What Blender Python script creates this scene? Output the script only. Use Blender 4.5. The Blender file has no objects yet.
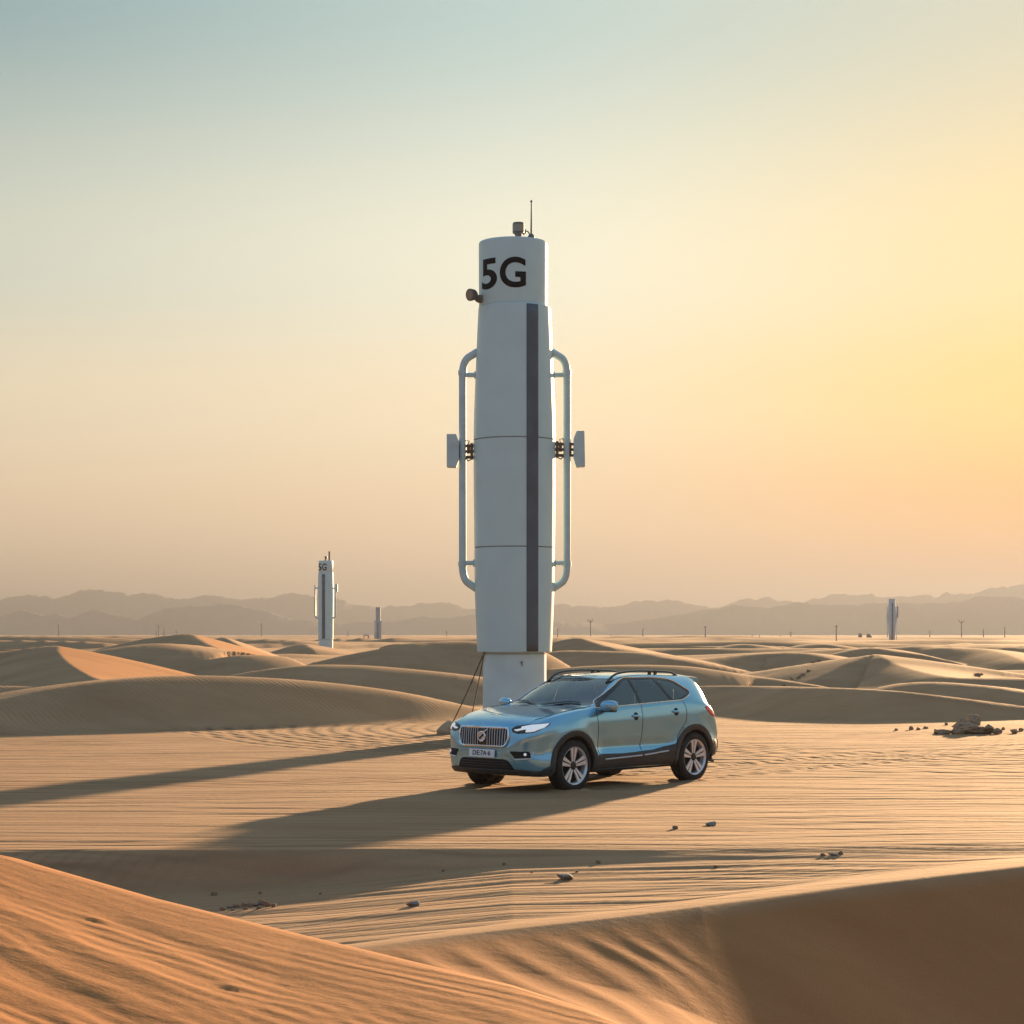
import bpy, bmesh, math, random
import numpy as np
from mathutils import Vector, Matrix
from mathutils.bvhtree import BVHTree
from mathutils.geometry import delaunay_2d_cdt
R = math.radians
S = bpy.context.scene
C = S.collection

# ---------------------------------------------------------------- camera
CAMH, FPX, HY = 2.25, 1966.0, 634.0
cd = bpy.data.cameras.new('camera'); cam = bpy.data.objects.new('camera', cd); C.objects.link(cam)
cam.location = (0, 0, CAMH); cam.rotation_euler = (R(90), 0, 0)
cd.sensor_width = 36; cd.lens = 36*FPX/1024; cd.shift_y = (HY-512)/1024
cd.clip_start = 0.1; cd.clip_end = 60000
S.camera = cam

# ---------------------------------------------------------------- light
SUN_AZ, SUN_EL = 23.0, 8.6          # azimuth to the right of the view, elevation
EXPO = 2.42
sd = (math.sin(R(SUN_AZ))*math.cos(R(SUN_EL)), math.cos(R(SUN_AZ))*math.cos(R(SUN_EL)), math.sin(R(SUN_EL)))
sl = bpy.data.lights.new('sun', 'SUN'); so = bpy.data.objects.new('sun', sl); C.objects.link(so)
sl.energy = 4.3; sl.angle = R(1.8); sl.color = (1.0, 0.64, 0.34)
so.rotation_euler = Vector(sd).to_track_quat('Z', 'Y').to_euler()
so.location = (60, 150, 40)

def srgb(r, g, b):
    f = lambda c: (c/255/12.92) if c/255 <= 0.04045 else ((c/255+0.055)/1.055)**2.4
    return (f(r), f(g), f(b), 1.0)

W = bpy.data.worlds.new('World'); S.world = W; W.use_nodes = True
nt = W.node_tree; nt.nodes.clear(); N = nt.nodes; L = nt.links
out = N.new('ShaderNodeOutputWorld'); bg = N.new('ShaderNodeBackground'); L.new(bg.outputs[0], out.inputs[0])
bg.inputs[1].default_value = 0.1
sky = N.new('ShaderNodeTexSky'); sky.sky_type = 'NISHITA'; sky.sun_disc = False
sky.sun_elevation = R(SUN_EL); sky.sun_rotation = R(SUN_AZ); sky.dust_density = 4; sky.air_density = 1.2
tc = N.new('ShaderNodeTexCoord'); sep = N.new('ShaderNodeSeparateXYZ'); L.new(tc.outputs['Generated'], sep.inputs[0])
def ramp(stops):
    r = N.new('ShaderNodeValToRGB'); e = r.color_ramp.elements
    mr = N.new('ShaderNodeMapRange'); mr.inputs['From Min'].default_value = -0.05; mr.inputs['From Max'].default_value = 0.95
    L.new(sep.outputs['Z'], mr.inputs['Value']); L.new(mr.outputs[0], r.inputs[0])
    r.color_ramp.interpolation = 'EASE'
    while len(e) < len(stops): e.new(0.5)
    for k, (deg, c) in enumerate(stops):
        e[k].position = math.sin(R(deg))+0.05; e[k].color = srgb(*c)
    return r
# the colour of the dusty sky by height above the horizon, in four directions away from the sun
near = ramp([(-2,(226,136,70)), (1.5,(240,148,68)), (3.4,(250,172,72)), (6.6,(248,202,108)), (10.3,(234,210,154)), (18,(194,196,178)), (40,(170,190,198)), (70,(130,156,176))])
mid  = ramp([(-2,(240,196,164)), (1.5,(244,207,170)), (3.4,(248,218,178)), (6.6,(248,230,194)), (10.3,(236,235,212)), (18,(174,199,196)), (40,(152,180,192)), (70,(128,154,176))])
far  = ramp([(-2,(200,176,156)), (1.5,(240,210,176)), (3.4,(242,214,176)), (6.6,(228,214,184)), (10.3,(194,201,186)), (18,(122,154,160)), (40,(118,148,166)), (70,(110,140,166))])
back = ramp([(-2,(140,151,164)), (3,(146,159,172)), (10,(148,168,183)), (25,(138,163,184)), (50,(118,148,176)), (70,(92,120,150))])
# horizontal angle away from the sun
flat = N.new('ShaderNodeCombineXYZ'); L.new(sep.outputs['X'], flat.inputs[0]); L.new(sep.outputs['Y'], flat.inputs[1])
nrm = N.new('ShaderNodeVectorMath'); nrm.operation = 'NORMALIZE'; L.new(flat.outputs[0], nrm.inputs[0])
dot = N.new('ShaderNodeVectorMath'); dot.operation = 'DOT_PRODUCT'; L.new(nrm.outputs[0], dot.inputs[0])
dot.inputs[1].default_value = (math.sin(R(SUN_AZ)), math.cos(R(SUN_AZ)), 0)
ac = N.new('ShaderNodeMath'); ac.operation = 'ARCCOSINE'; L.new(dot.outputs['Value'], ac.inputs[0])
def step(a, b):
    m = N.new('ShaderNodeMapRange'); m.interpolation_type = 'SMOOTHSTEP'
    m.inputs['From Min'].default_value = R(a); m.inputs['From Max'].default_value = R(b)
    L.new(ac.outputs[0], m.inputs['Value']); return m.outputs[0]
def mix(f, a, b, mode='MIX'):
    m = N.new('ShaderNodeMix'); m.data_type = 'RGBA'; m.blend_type = mode
    if isinstance(f, float): m.inputs[0].default_value = f
    else: L.new(f, m.inputs[0])
    L.new(a, m.inputs[6]); L.new(b, m.inputs[7]); return m.outputs[2]
c1 = mix(step(5, 25), near.outputs[0], mid.outputs[0])
c2 = mix(step(18, 44), c1, far.outputs[0])
c3 = mix(step(45, 110), c2, back.outputs[0])
gain = N.new('ShaderNodeVectorMath'); gain.operation = 'SCALE'; L.new(c3, gain.inputs[0]); gain.inputs['Scale'].default_value = 2.25
c4 = mix(0.006, gain.outputs[0], sky.outputs[0], 'ADD')
L.new(c4, bg.inputs[0])

S.view_settings.view_transform = 'Standard'; S.view_settings.look = 'None'
S.view_settings.exposure = EXPO; S.view_settings.gamma = 1
S.render.engine = 'CYCLES'
S.cycles.use_denoising = True
S.cycles.max_bounces = 8; S.cycles.diffuse_bounces = 3; S.cycles.glossy_bounces = 4
S.cycles.transmission_bounces = 6; S.cycles.volume_bounces = 1; S.cycles.transparent_max_bounces = 12
S.cycles.sample_clamp_indirect = 4

# ---------------------------------------------------------------- helpers
MATS = {}
def mat(name, base, rough=0.6, metal=0.0, noise=0.0, scale=5.0, bump=0.0, coat=0.0, emit=None, spec=0.5, trans=0.0, alpha=1.0, coord='Object', dirt=None):
    m = bpy.data.materials.new(name); m.use_nodes = True
    n = m.node_tree.nodes; l = m.node_tree.links; b = n['Principled BSDF']
    b.inputs['Base Color'].default_value = (*base, 1); b.inputs['Roughness'].default_value = rough
    b.inputs['Metallic'].default_value = metal; b.inputs['Coat Weight'].default_value = coat
    b.inputs['Coat Roughness'].default_value = 0.06
    b.inputs['Specular IOR Level'].default_value = spec
    b.inputs['Transmission Weight'].default_value = trans
    b.inputs['Alpha'].default_value = alpha
    if noise or bump:
        t = n.new('ShaderNodeTexCoord'); x = n.new('ShaderNodeTexNoise'); x.inputs['Scale'].default_value = scale
        x.inputs['Detail'].default_value = 6
        l.new(t.outputs[coord], x.inputs['Vector'])
        if noise:
            r = n.new('ShaderNodeValToRGB'); r.color_ramp.elements[0].position = 0.3; r.color_ramp.elements[1].position = 0.7
            lo = [c*(1-noise) for c in base]; hi = [min(1, c*(1+noise*0.5)) for c in base]
            if dirt: lo = dirt
            r.color_ramp.elements[0].color = (*lo, 1); r.color_ramp.elements[1].color = (*hi, 1)
            l.new(x.outputs['Fac'], r.inputs[0]); l.new(r.outputs[0], b.inputs['Base Color'])
        if bump:
            u = n.new('ShaderNodeBump'); u.inputs['Distance'].default_value = bump
            l.new(x.outputs['Fac'], u.inputs['Height']); l.new(u.outputs[0], b.inputs['Normal'])
    if emit:
        b.inputs['Emission Color'].default_value = (*emit[:3], 1); b.inputs['Emission Strength'].default_value = emit[3]
    MATS[name] = m; return m

def tag(o, label=None, cat=None, group=None, kind=None):
    for k, v in (('label', label), ('category', cat), ('group', group), ('kind', kind)):
        if v: o[k] = v
    return o
def empty(name, loc, label, cat, group=None, rz=0.0):
    o = bpy.data.objects.new(name, None); C.objects.link(o); o.location = loc; o.rotation_euler = (0, 0, rz)
    o.empty_display_size = 0.2
    return tag(o, label, cat, group)
class MB:
    def __init__(s): s.v = []; s.f = []; s.m = []; s.mi = 0
    def add(s, vs, fs):
        b = len(s.v); s.v += [tuple(v) for v in vs]; s.f += [tuple(i+b for i in f) for f in fs]; s.m += [s.mi]*len(fs); return s
    def box(s, c, d, rot=None, taper=1.0, bev=0.0):
        x, y, z = (k/2 for k in d); vs = []
        for zz, t in ((-z, 1), (z, taper)):
            for xx, yy in ((-x, -y), (x, -y), (x, y), (-x, y)):
                vs.append(Vector((xx*t, yy*t, zz)))
        if rot: vs = [Matrix(rot) @ v if not isinstance(rot, Matrix) else rot @ v for v in vs]
        vs = [v+Vector(c) for v in vs]
        return s.add(vs, [(3,2,1,0), (4,5,6,7), (0,1,5,4), (1,2,6,5), (2,3,7,6), (3,0,4,7)])
    def tube(s, pts, r, n=10, caps=True):
        pts = [Vector(p) for p in pts]; rs = r if isinstance(r, (list, tuple)) else [r]*len(pts)
        rings = []; up = None
        for i, p in enumerate(pts):
            t = (pts[min(i+1, len(pts)-1)]-pts[max(i-1, 0)]).normalized()
            if up is None: up = Vector((0, 0, 1)) if abs(t.z) < 0.9 else Vector((0, 1, 0))
            a = t.cross(up).normalized(); b = a.cross(t).normalized(); up = b
            rings.append([p+(a*math.cos(2*math.pi*k/n)+b*math.sin(2*math.pi*k/n))*rs[i] for k in range(n)])
        vs = [v for g in rings for v in g]; fs = []
        for i in range(len(pts)-1):
            for k in range(n):
                fs.append((i*n+k, i*n+(k+1)%n, (i+1)*n+(k+1)%n, (i+1)*n+k))
        if caps: fs += [tuple(reversed(range(n))), tuple((len(pts)-1)*n+k for k in range(n))]
        return s.add(vs, fs)
    def lathe(s, prof, n=64, o=(0, 0, 0), cap0=True, cap1=True):
        vs = [(o[0]+r*math.cos(2*math.pi*k/n), o[1]+r*math.sin(2*math.pi*k/n), o[2]+z) for r, z in prof for k in range(n)]
        fs = []
        for i in range(len(prof)-1):
            for k in range(n): fs.append((i*n+k, i*n+(k+1)%n, (i+1)*n+(k+1)%n, (i+1)*n+k))
        if cap0: fs.append(tuple(reversed(range(n))))
        if cap1: fs.append(tuple((len(prof)-1)*n+k for k in range(n)))
        return s.add(vs, fs)
    def build(s, name, m, parent=None, smooth=None, bevel=0.0):
        me = bpy.data.meshes.new(name); me.from_pydata(s.v, [], s.f); me.update()
        for mm in (m if isinstance(m, list) else [m]): me.materials.append(mm)
        if isinstance(m, list): me.polygons.foreach_set('material_index', s.m)
        bm = bmesh.new(); bm.from_mesh(me); bmesh.ops.recalc_face_normals(bm, faces=bm.faces[:]); bm.to_mesh(me); bm.free()
        o = bpy.data.objects.new(name, me); C.objects.link(o)
        if parent: o.parent = parent
        if bevel:
            b = o.modifiers.new('bevel', 'BEVEL'); b.width = bevel; b.segments = 2; b.limit_method = 'ANGLE'; b.angle_limit = R(40)
        if smooth: sm(o, smooth)
        return o
def sm(o, ang=35):
    me = o.data; me.polygons.foreach_set('use_smooth', [True]*len(me.polygons))
    me.set_sharp_from_angle(angle=R(ang)); return o
def at(px, py, D):
    return Vector(((px-512)/FPX*D, D, CAMH-(py-HY)/FPX*D))
def gnd(px, py):                     # distance of a level-ground point seen at this height in the picture
    return CAMH*FPX/(py-HY)

# ---------------------------------------------------------------- terrain
rng = np.random.default_rng(7)
def vnoise(x, y, seed=0):
    xi = np.floor(x).astype(np.int64); yi = np.floor(y).astype(np.int64); fx = x-xi; fy = y-yi
    fx = fx*fx*fx*(fx*(fx*6-15)+10); fy = fy*fy*fy*(fy*(fy*6-15)+10)
    def h(a, b):
        n = (a*374761393+b*668265263+seed*974711) & 0x7fffffff
        n = ((n ^ (n >> 13))*1274126177) & 0x7fffffff
        n = ((n ^ (n >> 15))*2246822519) & 0x7fffffff
        return ((n ^ (n >> 16)) & 0xffff)/65535.0
    return (h(xi, yi)*(1-fx)+h(xi+1, yi)*fx)*(1-fy)+(h(xi, yi+1)*(1-fx)+h(xi+1, yi+1)*fx)*fy
def fbm(x, y, o=4, seed=0):
    s = 0; a = 0.5; t = 0
    for k in range(o):
        s = s+a*vnoise(x*2**k, y*2**k, seed+k); t += a; a *= 0.5
    return s/t
def sst(a, b, x):
    t = np.clip((x-a)/(b-a), 0, 1); return t*t*(3-2*t)

# crest lines: (picture x, picture y, distance); near / far slopes as run-per-rise
DUNES = [
 # left middle dune with the rippled face
 dict(c=[(-150,728,43),(-60,712,44.5),(0,700,46),(60,688,47.4),(130,679,48.8),(190,676,49.8),(260,678,50.6),(330,683,51.3),(400,692,51.9),(450,702,52.4),(500,713,53),(540,722,53.5)], n=3.3, f=9, pn=1.15, rf=1),
 dict(c=[(150,706,70),(210,684,68),(244,673,66),(300,665.5,65),(350,665,65),(400,668,65),(484,677,65),(540,688,66),(600,700,68)], n=4.5, f=9, pn=1.2, rf=1),
 dict(c=[(290,668,97),(320,660.5,96),(360,652,96),(400,645,96),(430,642,97),(484,641.5,98),(530,647,99),(570,660,100)], n=4.2, f=8, pn=1.1),
 # barchan, far left, its sunlit flank tinted orange in the sand colour
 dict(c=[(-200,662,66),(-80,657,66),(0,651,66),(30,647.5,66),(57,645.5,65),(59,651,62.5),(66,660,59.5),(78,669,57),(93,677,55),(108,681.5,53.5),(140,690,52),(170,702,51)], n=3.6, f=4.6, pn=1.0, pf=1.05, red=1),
 dict(c=[(-60,690,53),(0,686,54),(60,689,54),(108,695,54)], n=4, f=6),
 # peak behind it, orange sunlight likewise painted on its flank
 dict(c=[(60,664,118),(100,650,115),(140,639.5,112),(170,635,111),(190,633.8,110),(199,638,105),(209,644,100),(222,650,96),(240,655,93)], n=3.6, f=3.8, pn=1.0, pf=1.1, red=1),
 dict(c=[(215,646,130),(222,637.5,124),(232,641,119),(243,648,114),(250,656,110)], n=3.2, f=3, pf=1.1),
 dict(c=[(90,660,92),(120,649,90),(150,643.5,88),(180,647,87),(212,653,86),(240,660,86)], n=5.5, f=9, rf=1),
 dict(c=[(160,670,84),(200,660.5,84),(240,655,84),(280,656,85),(320,662,86)], n=4.5, f=9),
 dict(c=[(255,658,180),(285,650,176),(303,643.5,172),(310,647,166),(318,652,160)], n=4, f=6, pf=1.1),
 # behind the car and to the right of the tower
 dict(c=[(540,650,150),(556,643,140),(575,637.5,135),(590,641,132),(607,646,128),(622,650,124)], n=4, f=6, pf=1.1),
 dict(c=[(600,652,112),(560,650.5,110),(600,650.8,108),(640,652.5,105),(665,658,102),(690,664,100)], n=4.5, f=7),
 dict(c=[(600,676,100),(640,667,104),(680,662,107),(728,656.5,110),(762,653.3,111),(795,652.5,110),(815,655,108),(840,661.5,105),(862,668,103)], n=4.4, f=7),
 dict(c=[(500,674,78),(560,668,78),(620,665,78),(680,666,78),(720,670.5,78),(760,677,78),(800,683,77),(850,689,76)], n=5, f=8),
 dict(c=[(560,700,60),(600,694,60),(650,689,60),(703,686.3,59.5),(760,686.5,57.5),(800,687.5,55.5),(840,689,54),(900,692,53),(960,698,52.8),(1024,706,53),(1100,716,53),(1180,726,54)], n=3.4, f=8, pn=1.0),
 dict(c=[(780,694,82),(820,677,85),(850,663,88),(874,654.6,90),(884,658,88),(896,664,86),(921,671.5,82),(948,676.6,79),(985,678,78),(1030,678,78),(1100,682,78)], n=4.8, f=8, pf=1.1),
 dict(c=[(870,690,62),(895,684,61),(930,682.3,60),(980,686,59),(1024,692,58),(1100,700,57)], n=5, f=9),
 dict(c=[(885,660,145),(915,650,134),(935,647.5,131),(965,648,128),(990,650,124),(1010,655.5,118),(1030,663,112),(1060,672,108)], n=4, f=7),
 dict(c=[(830,655,125),(852,649,122),(872,648,120),(892,652,118),(905,658,116)], n=4, f=7),
 dict(c=[(700,655,170),(725,646,165),(745,644.5,160),(770,650,155)], n=4, f=7),
 dict(c=[(770,652,180),(800,645,175),(822,644,170),(850,649,165)], n=4, f=7),
 dict(c=[(830,680,101),(850,664,100),(866,655,100),(880,658,99),(910,664,98)], n=4, f=6),
]
def seg_dune(X, Y, d):
    P = [at(*c) for c in d['c']]
    # resample smoothly
    pts = []
    for i in range(len(P)-1):
        p0, p1, p2, p3 = P[max(i-1,0)], P[i], P[i+1], P[min(i+2,len(P)-1)]
        for k in range(6):
            t = k/6
            pts.append(0.5*((2*p1)+(p2-p0)*t+(2*p0-5*p1+4*p2-p3)*t*t+(3*p1-p0-3*p2+p3)*t**3))
    pts.append(P[-1])
    pts = np.array([tuple(p) for p in pts]); z = np.maximum(pts[:,2], 0.02)
    # fade the two ends
    n = len(z); e = np.minimum(np.arange(n), n-1-np.arange(n))/5.0
    if d['c'][0][0] > -40: z = z*np.where(np.arange(n) < n/2, sst(-0.3, 1, e), 1)
    if d['c'][-1][0] < 1040: z = z*np.where(np.arange(n) >= n/2, sst(-0.3, 1, e), 1)
    zm = z.max(); wmax = zm*max(d['n'], d['f'])*1.35+1
    m = (X > pts[:,0].min()-wmax) & (X < pts[:,0].max()+wmax) & (Y > pts[:,1].min()-wmax) & (Y < pts[:,1].max()+wmax)
    x = X[m]; y = Y[m]; best = np.full(x.shape, 1e9); bz = np.zeros_like(x); sg = np.zeros_like(x)
    for i in range(n-1):
        ax, ay = pts[i,:2]; bx, by = pts[i+1,:2]; ux, uy = bx-ax, by-ay; l2 = ux*ux+uy*uy+1e-9
        t = ((x-ax)*ux+(y-ay)*uy)/l2; tc_ = np.clip(t, 0, 1)
        dd = np.hypot(x-ax-tc_*ux, y-ay-tc_*uy); q = dd < best
        cr = ux*(y-ay)-uy*(x-ax)          # >0: left of travel = far side
        best = np.where(q, dd, best); bz = np.where(q, z[i]+(z[i+1]-z[i])*tc_, bz); sg = np.where(q, np.sign(cr), sg)
    near_ = sg < 0
    w = np.where(near_, bz*d['n'], bz*d['f'])+0.15
    t = np.clip(best/w, 0, 1)
    pn = d.get('pn', 1.1)
    prof_n = (1-t)**pn
    toe = 0.5*(1+np.cos(np.pi*t))
    prof_n = 0.62*prof_n+0.38*toe
    pf = d.get('pf', None)
    prof_f = 0.5*(1+np.cos(np.pi*t)) if pf is None else 0.75*(1-t)**pf+0.25*toe
    if d.get('rf'):                        # crest with a soft shoulder
        prof_n = 0.40*(1-t)**pn+0.60*toe
    h = np.zeros_like(X); h[m] = bz*np.where(near_, prof_n, prof_f)
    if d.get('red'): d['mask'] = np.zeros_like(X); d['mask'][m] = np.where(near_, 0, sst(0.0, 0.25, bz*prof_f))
    return h

def terrain(X, Y):
    """height of the sand and the ripple masks"""
    D = np.hypot(X, Y)
    h = np.zeros_like(X)
    red = np.zeros_like(X)
    for d in DUNES:
        hd_ = seg_dune(X, Y, d)
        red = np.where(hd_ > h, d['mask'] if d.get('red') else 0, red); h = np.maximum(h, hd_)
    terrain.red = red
    named = h.copy()
    # background dune field: warped transverse ridges with a slip face towards the camera
    field = np.zeros_like(X)
    for lam, amp, sd_, rot in ((34, 1.0, 11, 0.25), (21, 0.75, 23, -0.35), (58, 1.25, 41, 0.1), (13, 0.45, 61, 0.15)):
        u = X*math.cos(rot)+Y*math.sin(rot)*0.0; v = Y+X*math.sin(rot)
        wv = v/lam+2.1*fbm(X/(lam*2.2), Y/(lam*2.2), 3, sd_)
        f = wv-np.floor(wv)
        saw = np.where(f < 0.22, f/0.22, ((1-f)/0.78)**1.4)
        am = np.clip(fbm(X/(lam*1.5)+9, Y/(lam*1.1)+4, 2, sd_+5)*3.6-1.2, 0, 1.25)
        field = np.maximum(field, saw*amp*am)
    back_ = Y < 5
    mask = sst(92, 150, D)
    mask = np.maximum(mask, sst(26, 40, D)*sst(0.50, 0.62, np.abs(X)/np.maximum(D, 1)))
    mask = np.maximum(mask, sst(20, 40, D)*(Y < 0))
    mask *= 1+0.30*sst(105, 170, D)-0.50*sst(300, 1000, D); mask *= 1-0.8*sst(1500, 5000, D)
    for tx_, ty_ in ((-22.4, 232), (-43.5, 640), (82.7, 428)):      # open sand in front of the far towers
        field = field*(1-0.9*np.exp(-((X-tx_*Y/ty_)/(0.06*ty_+3))**2)*sst(ty_*0.55, ty_*0.75, Y)*sst(ty_*1.3, ty_*1.1, Y))
    h = np.maximum(h, field*mask)
    h = h+0.05*(fbm(X/9, Y/7, 3, 3)-0.5)*sst(24, 40, D)
    # ---- the trodden flat around the car: shallow ruts that run across
    wp = 2.2*fbm(X/11, Y/6, 3, 55)+0.05*X
    fl = sst(0.10, 0.0, named)*sst(60, 44, D)*sst(13, 16, D)
    rut = np.sin((Y+wp*1.1)*2*math.pi/0.83)+0.6*np.sin((Y*1.07-0.09*X+wp*1.9)*2*math.pi/0.47)
    ra = fbm(X/3.5, Y/1.3, 3, 77)
    carz = np.exp(-(((X-0.9)/2.6)**2+((Y-28.9)/2.6)**2))
    h = h+fl*(0.0050*rut*(0.25+1.3*ra)+0.026*(fbm(X/5, Y/1.1, 3, 12)-0.5))*(1-0.7*carz)*np.where(Y > 0, 1, 0)
    # sand pushed up round the tyres and the faint ruts the car left behind it
    fx_, fy_, nx_, ny_ = -.683, -.730, .730, -.683
    cu = (X-1.18)*fx_+(Y-29.85)*fy_; cv = (X-1.18)*nx_+(Y-29.85)*ny_
    for wy in (.815, -.815):
        for wx in (1.40, -1.40):
            dd = np.hypot(cu-wx, (cv-wy)*1.25)
            h = h+0.030*np.exp(-((dd-0.27)/0.09)**2)
        h = h-0.020*np.exp(-((cv-wy-0.10*np.sin(cu*0.35+1))/0.13)**2)*sst(1.4, 0.8, cu)*sst(-13, -5, cu)+0.010*np.exp(-((np.abs(cv-wy-0.10*np.sin(cu*0.35+1))-0.19)/0.06)**2)*sst(1.2, 0.8, cu)*sst(-13, -5, cu)
    # ---- the lip in front of the car and the lower ground beyond it
    yl = 20.55+0.022*X+0.5*(fbm(X/2.3+3, X*0+0.5, 3, 5)-0.5)+np.where(X > 1.5, 0.10*(X-1.5), 0)
    drop = np.interp(X, [-14,-6,-3.5,-1.8,0,2.5,5,8,14], [0.42,0.42,0.42,0.30,0.13,0.07,0.05,0.05,0.05])
    wl = 0.55+0.55*sst(-2, -5, X)
    inn = sst(yl+0.05, yl-wl, Y)*(Y > 0)
    low = drop*inn
    # ruts on the lower ground
    ww = 1.0*fbm(X/6, Y/3, 3, 91)
    cut = np.clip(np.sin((Y+ww+0.04*X)*2*math.pi/1.15), -1, 1); cut = np.where(cut > 0, cut**0.7, -np.abs(cut)**1.5)
    low = low+inn*sst(11, 13, Y)*(-0.005*cut*(0.4+fbm(X/3, Y/2, 2, 14))-0.004*np.sin((Y*1.2+ww*2)*2*math.pi/0.52))
    h = h-low*(Y > 0)
    # ---- rise to the rim of the bowl, then the bowl itself
    rimY = np.interp(X, [-8,-3.5,-1.15,-0.4,0.75,1.46,2.9,4.7,7,12], [12.2,12.9,13.5,14.0,14.75,15.3,16.6,18.1,19.6,22])
    rimZ = np.interp(X, [-8,-3.5,-1.15,-0.4,0.75,1.46,2.9,4.7,7,12], [.05,.07,.08,.10,.12,.13,.125,.11,.1,.1])
    rimY = rimY+0.10*(fbm(X/1.6, X*0+7.5, 2, 31)-0.5)
    s = rimY-Y                                       # >0: inside the bowl
    riseW = 2.2
    k = sst(riseW, 0, -s)*(s <= 0)
    base_low = h
    h = np.where((Y > 0) & (s <= 0), base_low*(1-k)+(rimZ)*k, h)
    mm = np.interp(X-0.5*np.clip(13.2-Y, 0, 6)-0.42, [-3,-1.5,-0.8,0,0.6,1.2,1.8,2.6,4], [.03,.035,.075,.14,.21,.315,.42,.52,.55])
    sp = np.clip(s, 0, 50)
    bowl = rimZ-mm*(sp-0.13*(1-np.exp(-sp/0.13)))*np.exp(-sp/22)-0.030*(1-np.exp(-sp/0.16))*sst(-1.6, 0.2, X)
    bowl = np.maximum(bowl, -3.2+0.02*sp)
    # broad wind ripples in the bowl
    q = (X*0.80+Y*0.60)+0.35*fbm(X/1.2, Y/1.2, 2, 66)+0.05*(X+1)**2
    rp = np.sin(q*2*math.pi/0.40); rp = np.where(rp > 0, rp, rp*0.6)
    bowl = bowl+0.0085*rp*(0.75+0.5*fbm(X/1.1+2, Y/1.4, 2, 19))*sst(0.05, 0.9, s)*sst(1.6, 0.2, X-0.12*(Y-12))
    inb = (s > 0) & (Y > 1.5)
    h = np.where(inb, bowl, h)
    # ---- the near dune on the left, on which the camera stands
    A = [(-9.5,17,1.30),(-6.2,14.2,1.16),(-2.86,11,0.997),(-1.0,9.3,0.795),(0.0,8.25,0.70),(0.30,7.6,0.725),(0.75,6.6,0.66),(1.3,5.0,0.5),(1.8,3.0,0.4),(2.0,0.0,0.3),(2,-6,0.3)]
    ax = np.array(A)
    ty = np.interp(X, [-9.5,-6.2,-2.86,-1.0,0.0,0.30,0.75,1.3,1.8,2.4,4.0], [17,14.2,11,9.30,8.15,7.75,6.9,5.6,4.3,2.5,-4])
    # crest height as seen from the camera: follows the picture's outline
    tz = np.interp(X, [-9.5,-6.2,-2.86,-1.9,-1.0,-0.45,0.0,0.30,0.75,1.3,1.8,2.4,4.0], [1.25,1.14,0.997,0.885,0.81,0.79,0.775,0.75,0.70,0.60,0.5,0.4,0.2])
    nx, ny = 0.70, 0.714
    sA = (ty-Y)*nx                                   # >0: camera side
    su = np.clip(sA, 0, None)
    hA = tz-0.035*su-0.018*np.clip(su-1.5, 0, None)
    ra_ = (X*0.80+Y*0.60)+0.22*fbm(X/1.4, Y/1.8, 3, 86)+0.02*su*su
    w1 = np.sin(ra_*2*math.pi/0.30+1.0+2.5*fbm(X/0.8+5, Y/1.6, 3, 71)); w1 = np.where(w1 > 0, w1, 0.6*w1)
    am = fbm(X/0.9, Y/1.3, 2, 99)
    hA = hA+sst(0.0, 0.8, sA)*(0.0050*w1*np.clip(am*2.4-0.55,0,1.4)+0.0006*np.sin(ra_*2*math.pi/0.095+5*fbm(X*2, Y*2, 2, 4))+0.012*np.sin(ra_*2*math.pi/0.9)*am)
    # a few scour pits with a small lip
    for (px_, py_, sc) in ((88,924,.13),(222,972,.13),(283,967,.05),(20,912,.05)):
        Dp = 1.25*FPX/(py_-HY)*1.12; Dp = (CAMH-0.86)*FPX/(py_-HY)
        cx, cy = (px_-512)/FPX*Dp, Dp
        uu = ((X-cx)*0.75-(Y-cy)*0.66); vv = ((X-cx)*0.66+(Y-cy)*0.75)
        wob = 1+0.5*(fbm(X*9, Y*9, 3, 8)-0.5); e1 = np.exp(-((uu*wob/sc)**2+(vv/(sc*0.22*wob))**2)); e2 = np.exp(-(((uu-sc*0.1)/(sc*0.8))**2+((vv-sc*0.45)/(sc*0.2))**2))
        hA = hA-0.045*sc*e1+0.05*sc*e2
    far_ = np.clip(-sA, 0, None)
    hAf = tz-0.30*(np.sqrt(far_**2+0.02)-0.1414)
    hA = np.where(sA > 0, hA, hAf)
    onA = sst(-30, -20, Y)
    h = np.where((Y < 22) & (X < 6), np.maximum(h, hA*onA), h)
    dune = sst(0.04, 0.3, named)*sst(220, 60, D)
    isA = ((hA >= h-1e-6) & (Y < 22) & (X < 6)).astype(float)
    return h, fl*(1-sst(-0.5, 0.0, s)*(Y > 0)), dune, inb*(1-isA)*sst(0, 0.3, s), isA

def ring_rows():
    r = [0.4]
    while r[-1] < 9000:
        a = r[-1]
        k = 0.022 if a < 5 else 0.0017 if 12.6 < a < 20.5 else 0.0042 if a < 60 else 0.006 if a < 200 else 0.010 if a < 1200 else 0.035
        r.append(a*(1+k))
    return np.array(r)
rows = ring_rows()
tt = np.linspace(-0.40, 0.40, 900)
front = np.arctan(tt)                               # even spacing across the view
n_b = 120
backa = np.linspace(front[-1], 2*math.pi+front[0], n_b+2)[1:-1]
ang = np.concatenate([front, backa])
AA, RR = np.meshgrid(ang, rows)
RRf = RR/np.where(np.abs(np.sin(AA)) < 0.4, np.cos(np.clip(np.abs(((AA+math.pi)%(2*math.pi))-math.pi), 0, 0.5)), 1) if False else RR
GX = RR*np.sin(AA); GY = RR*np.cos(AA)
GZ, m_flat, m_dune, m_bowl, m_a = terrain(GX, GY)
GZ = np.where(RR > 8500, -1.0, GZ); m_sunlit_tint = terrain.red
nr, na = GX.shape
me = bpy.data.meshes.new('sand_ground')
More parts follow.
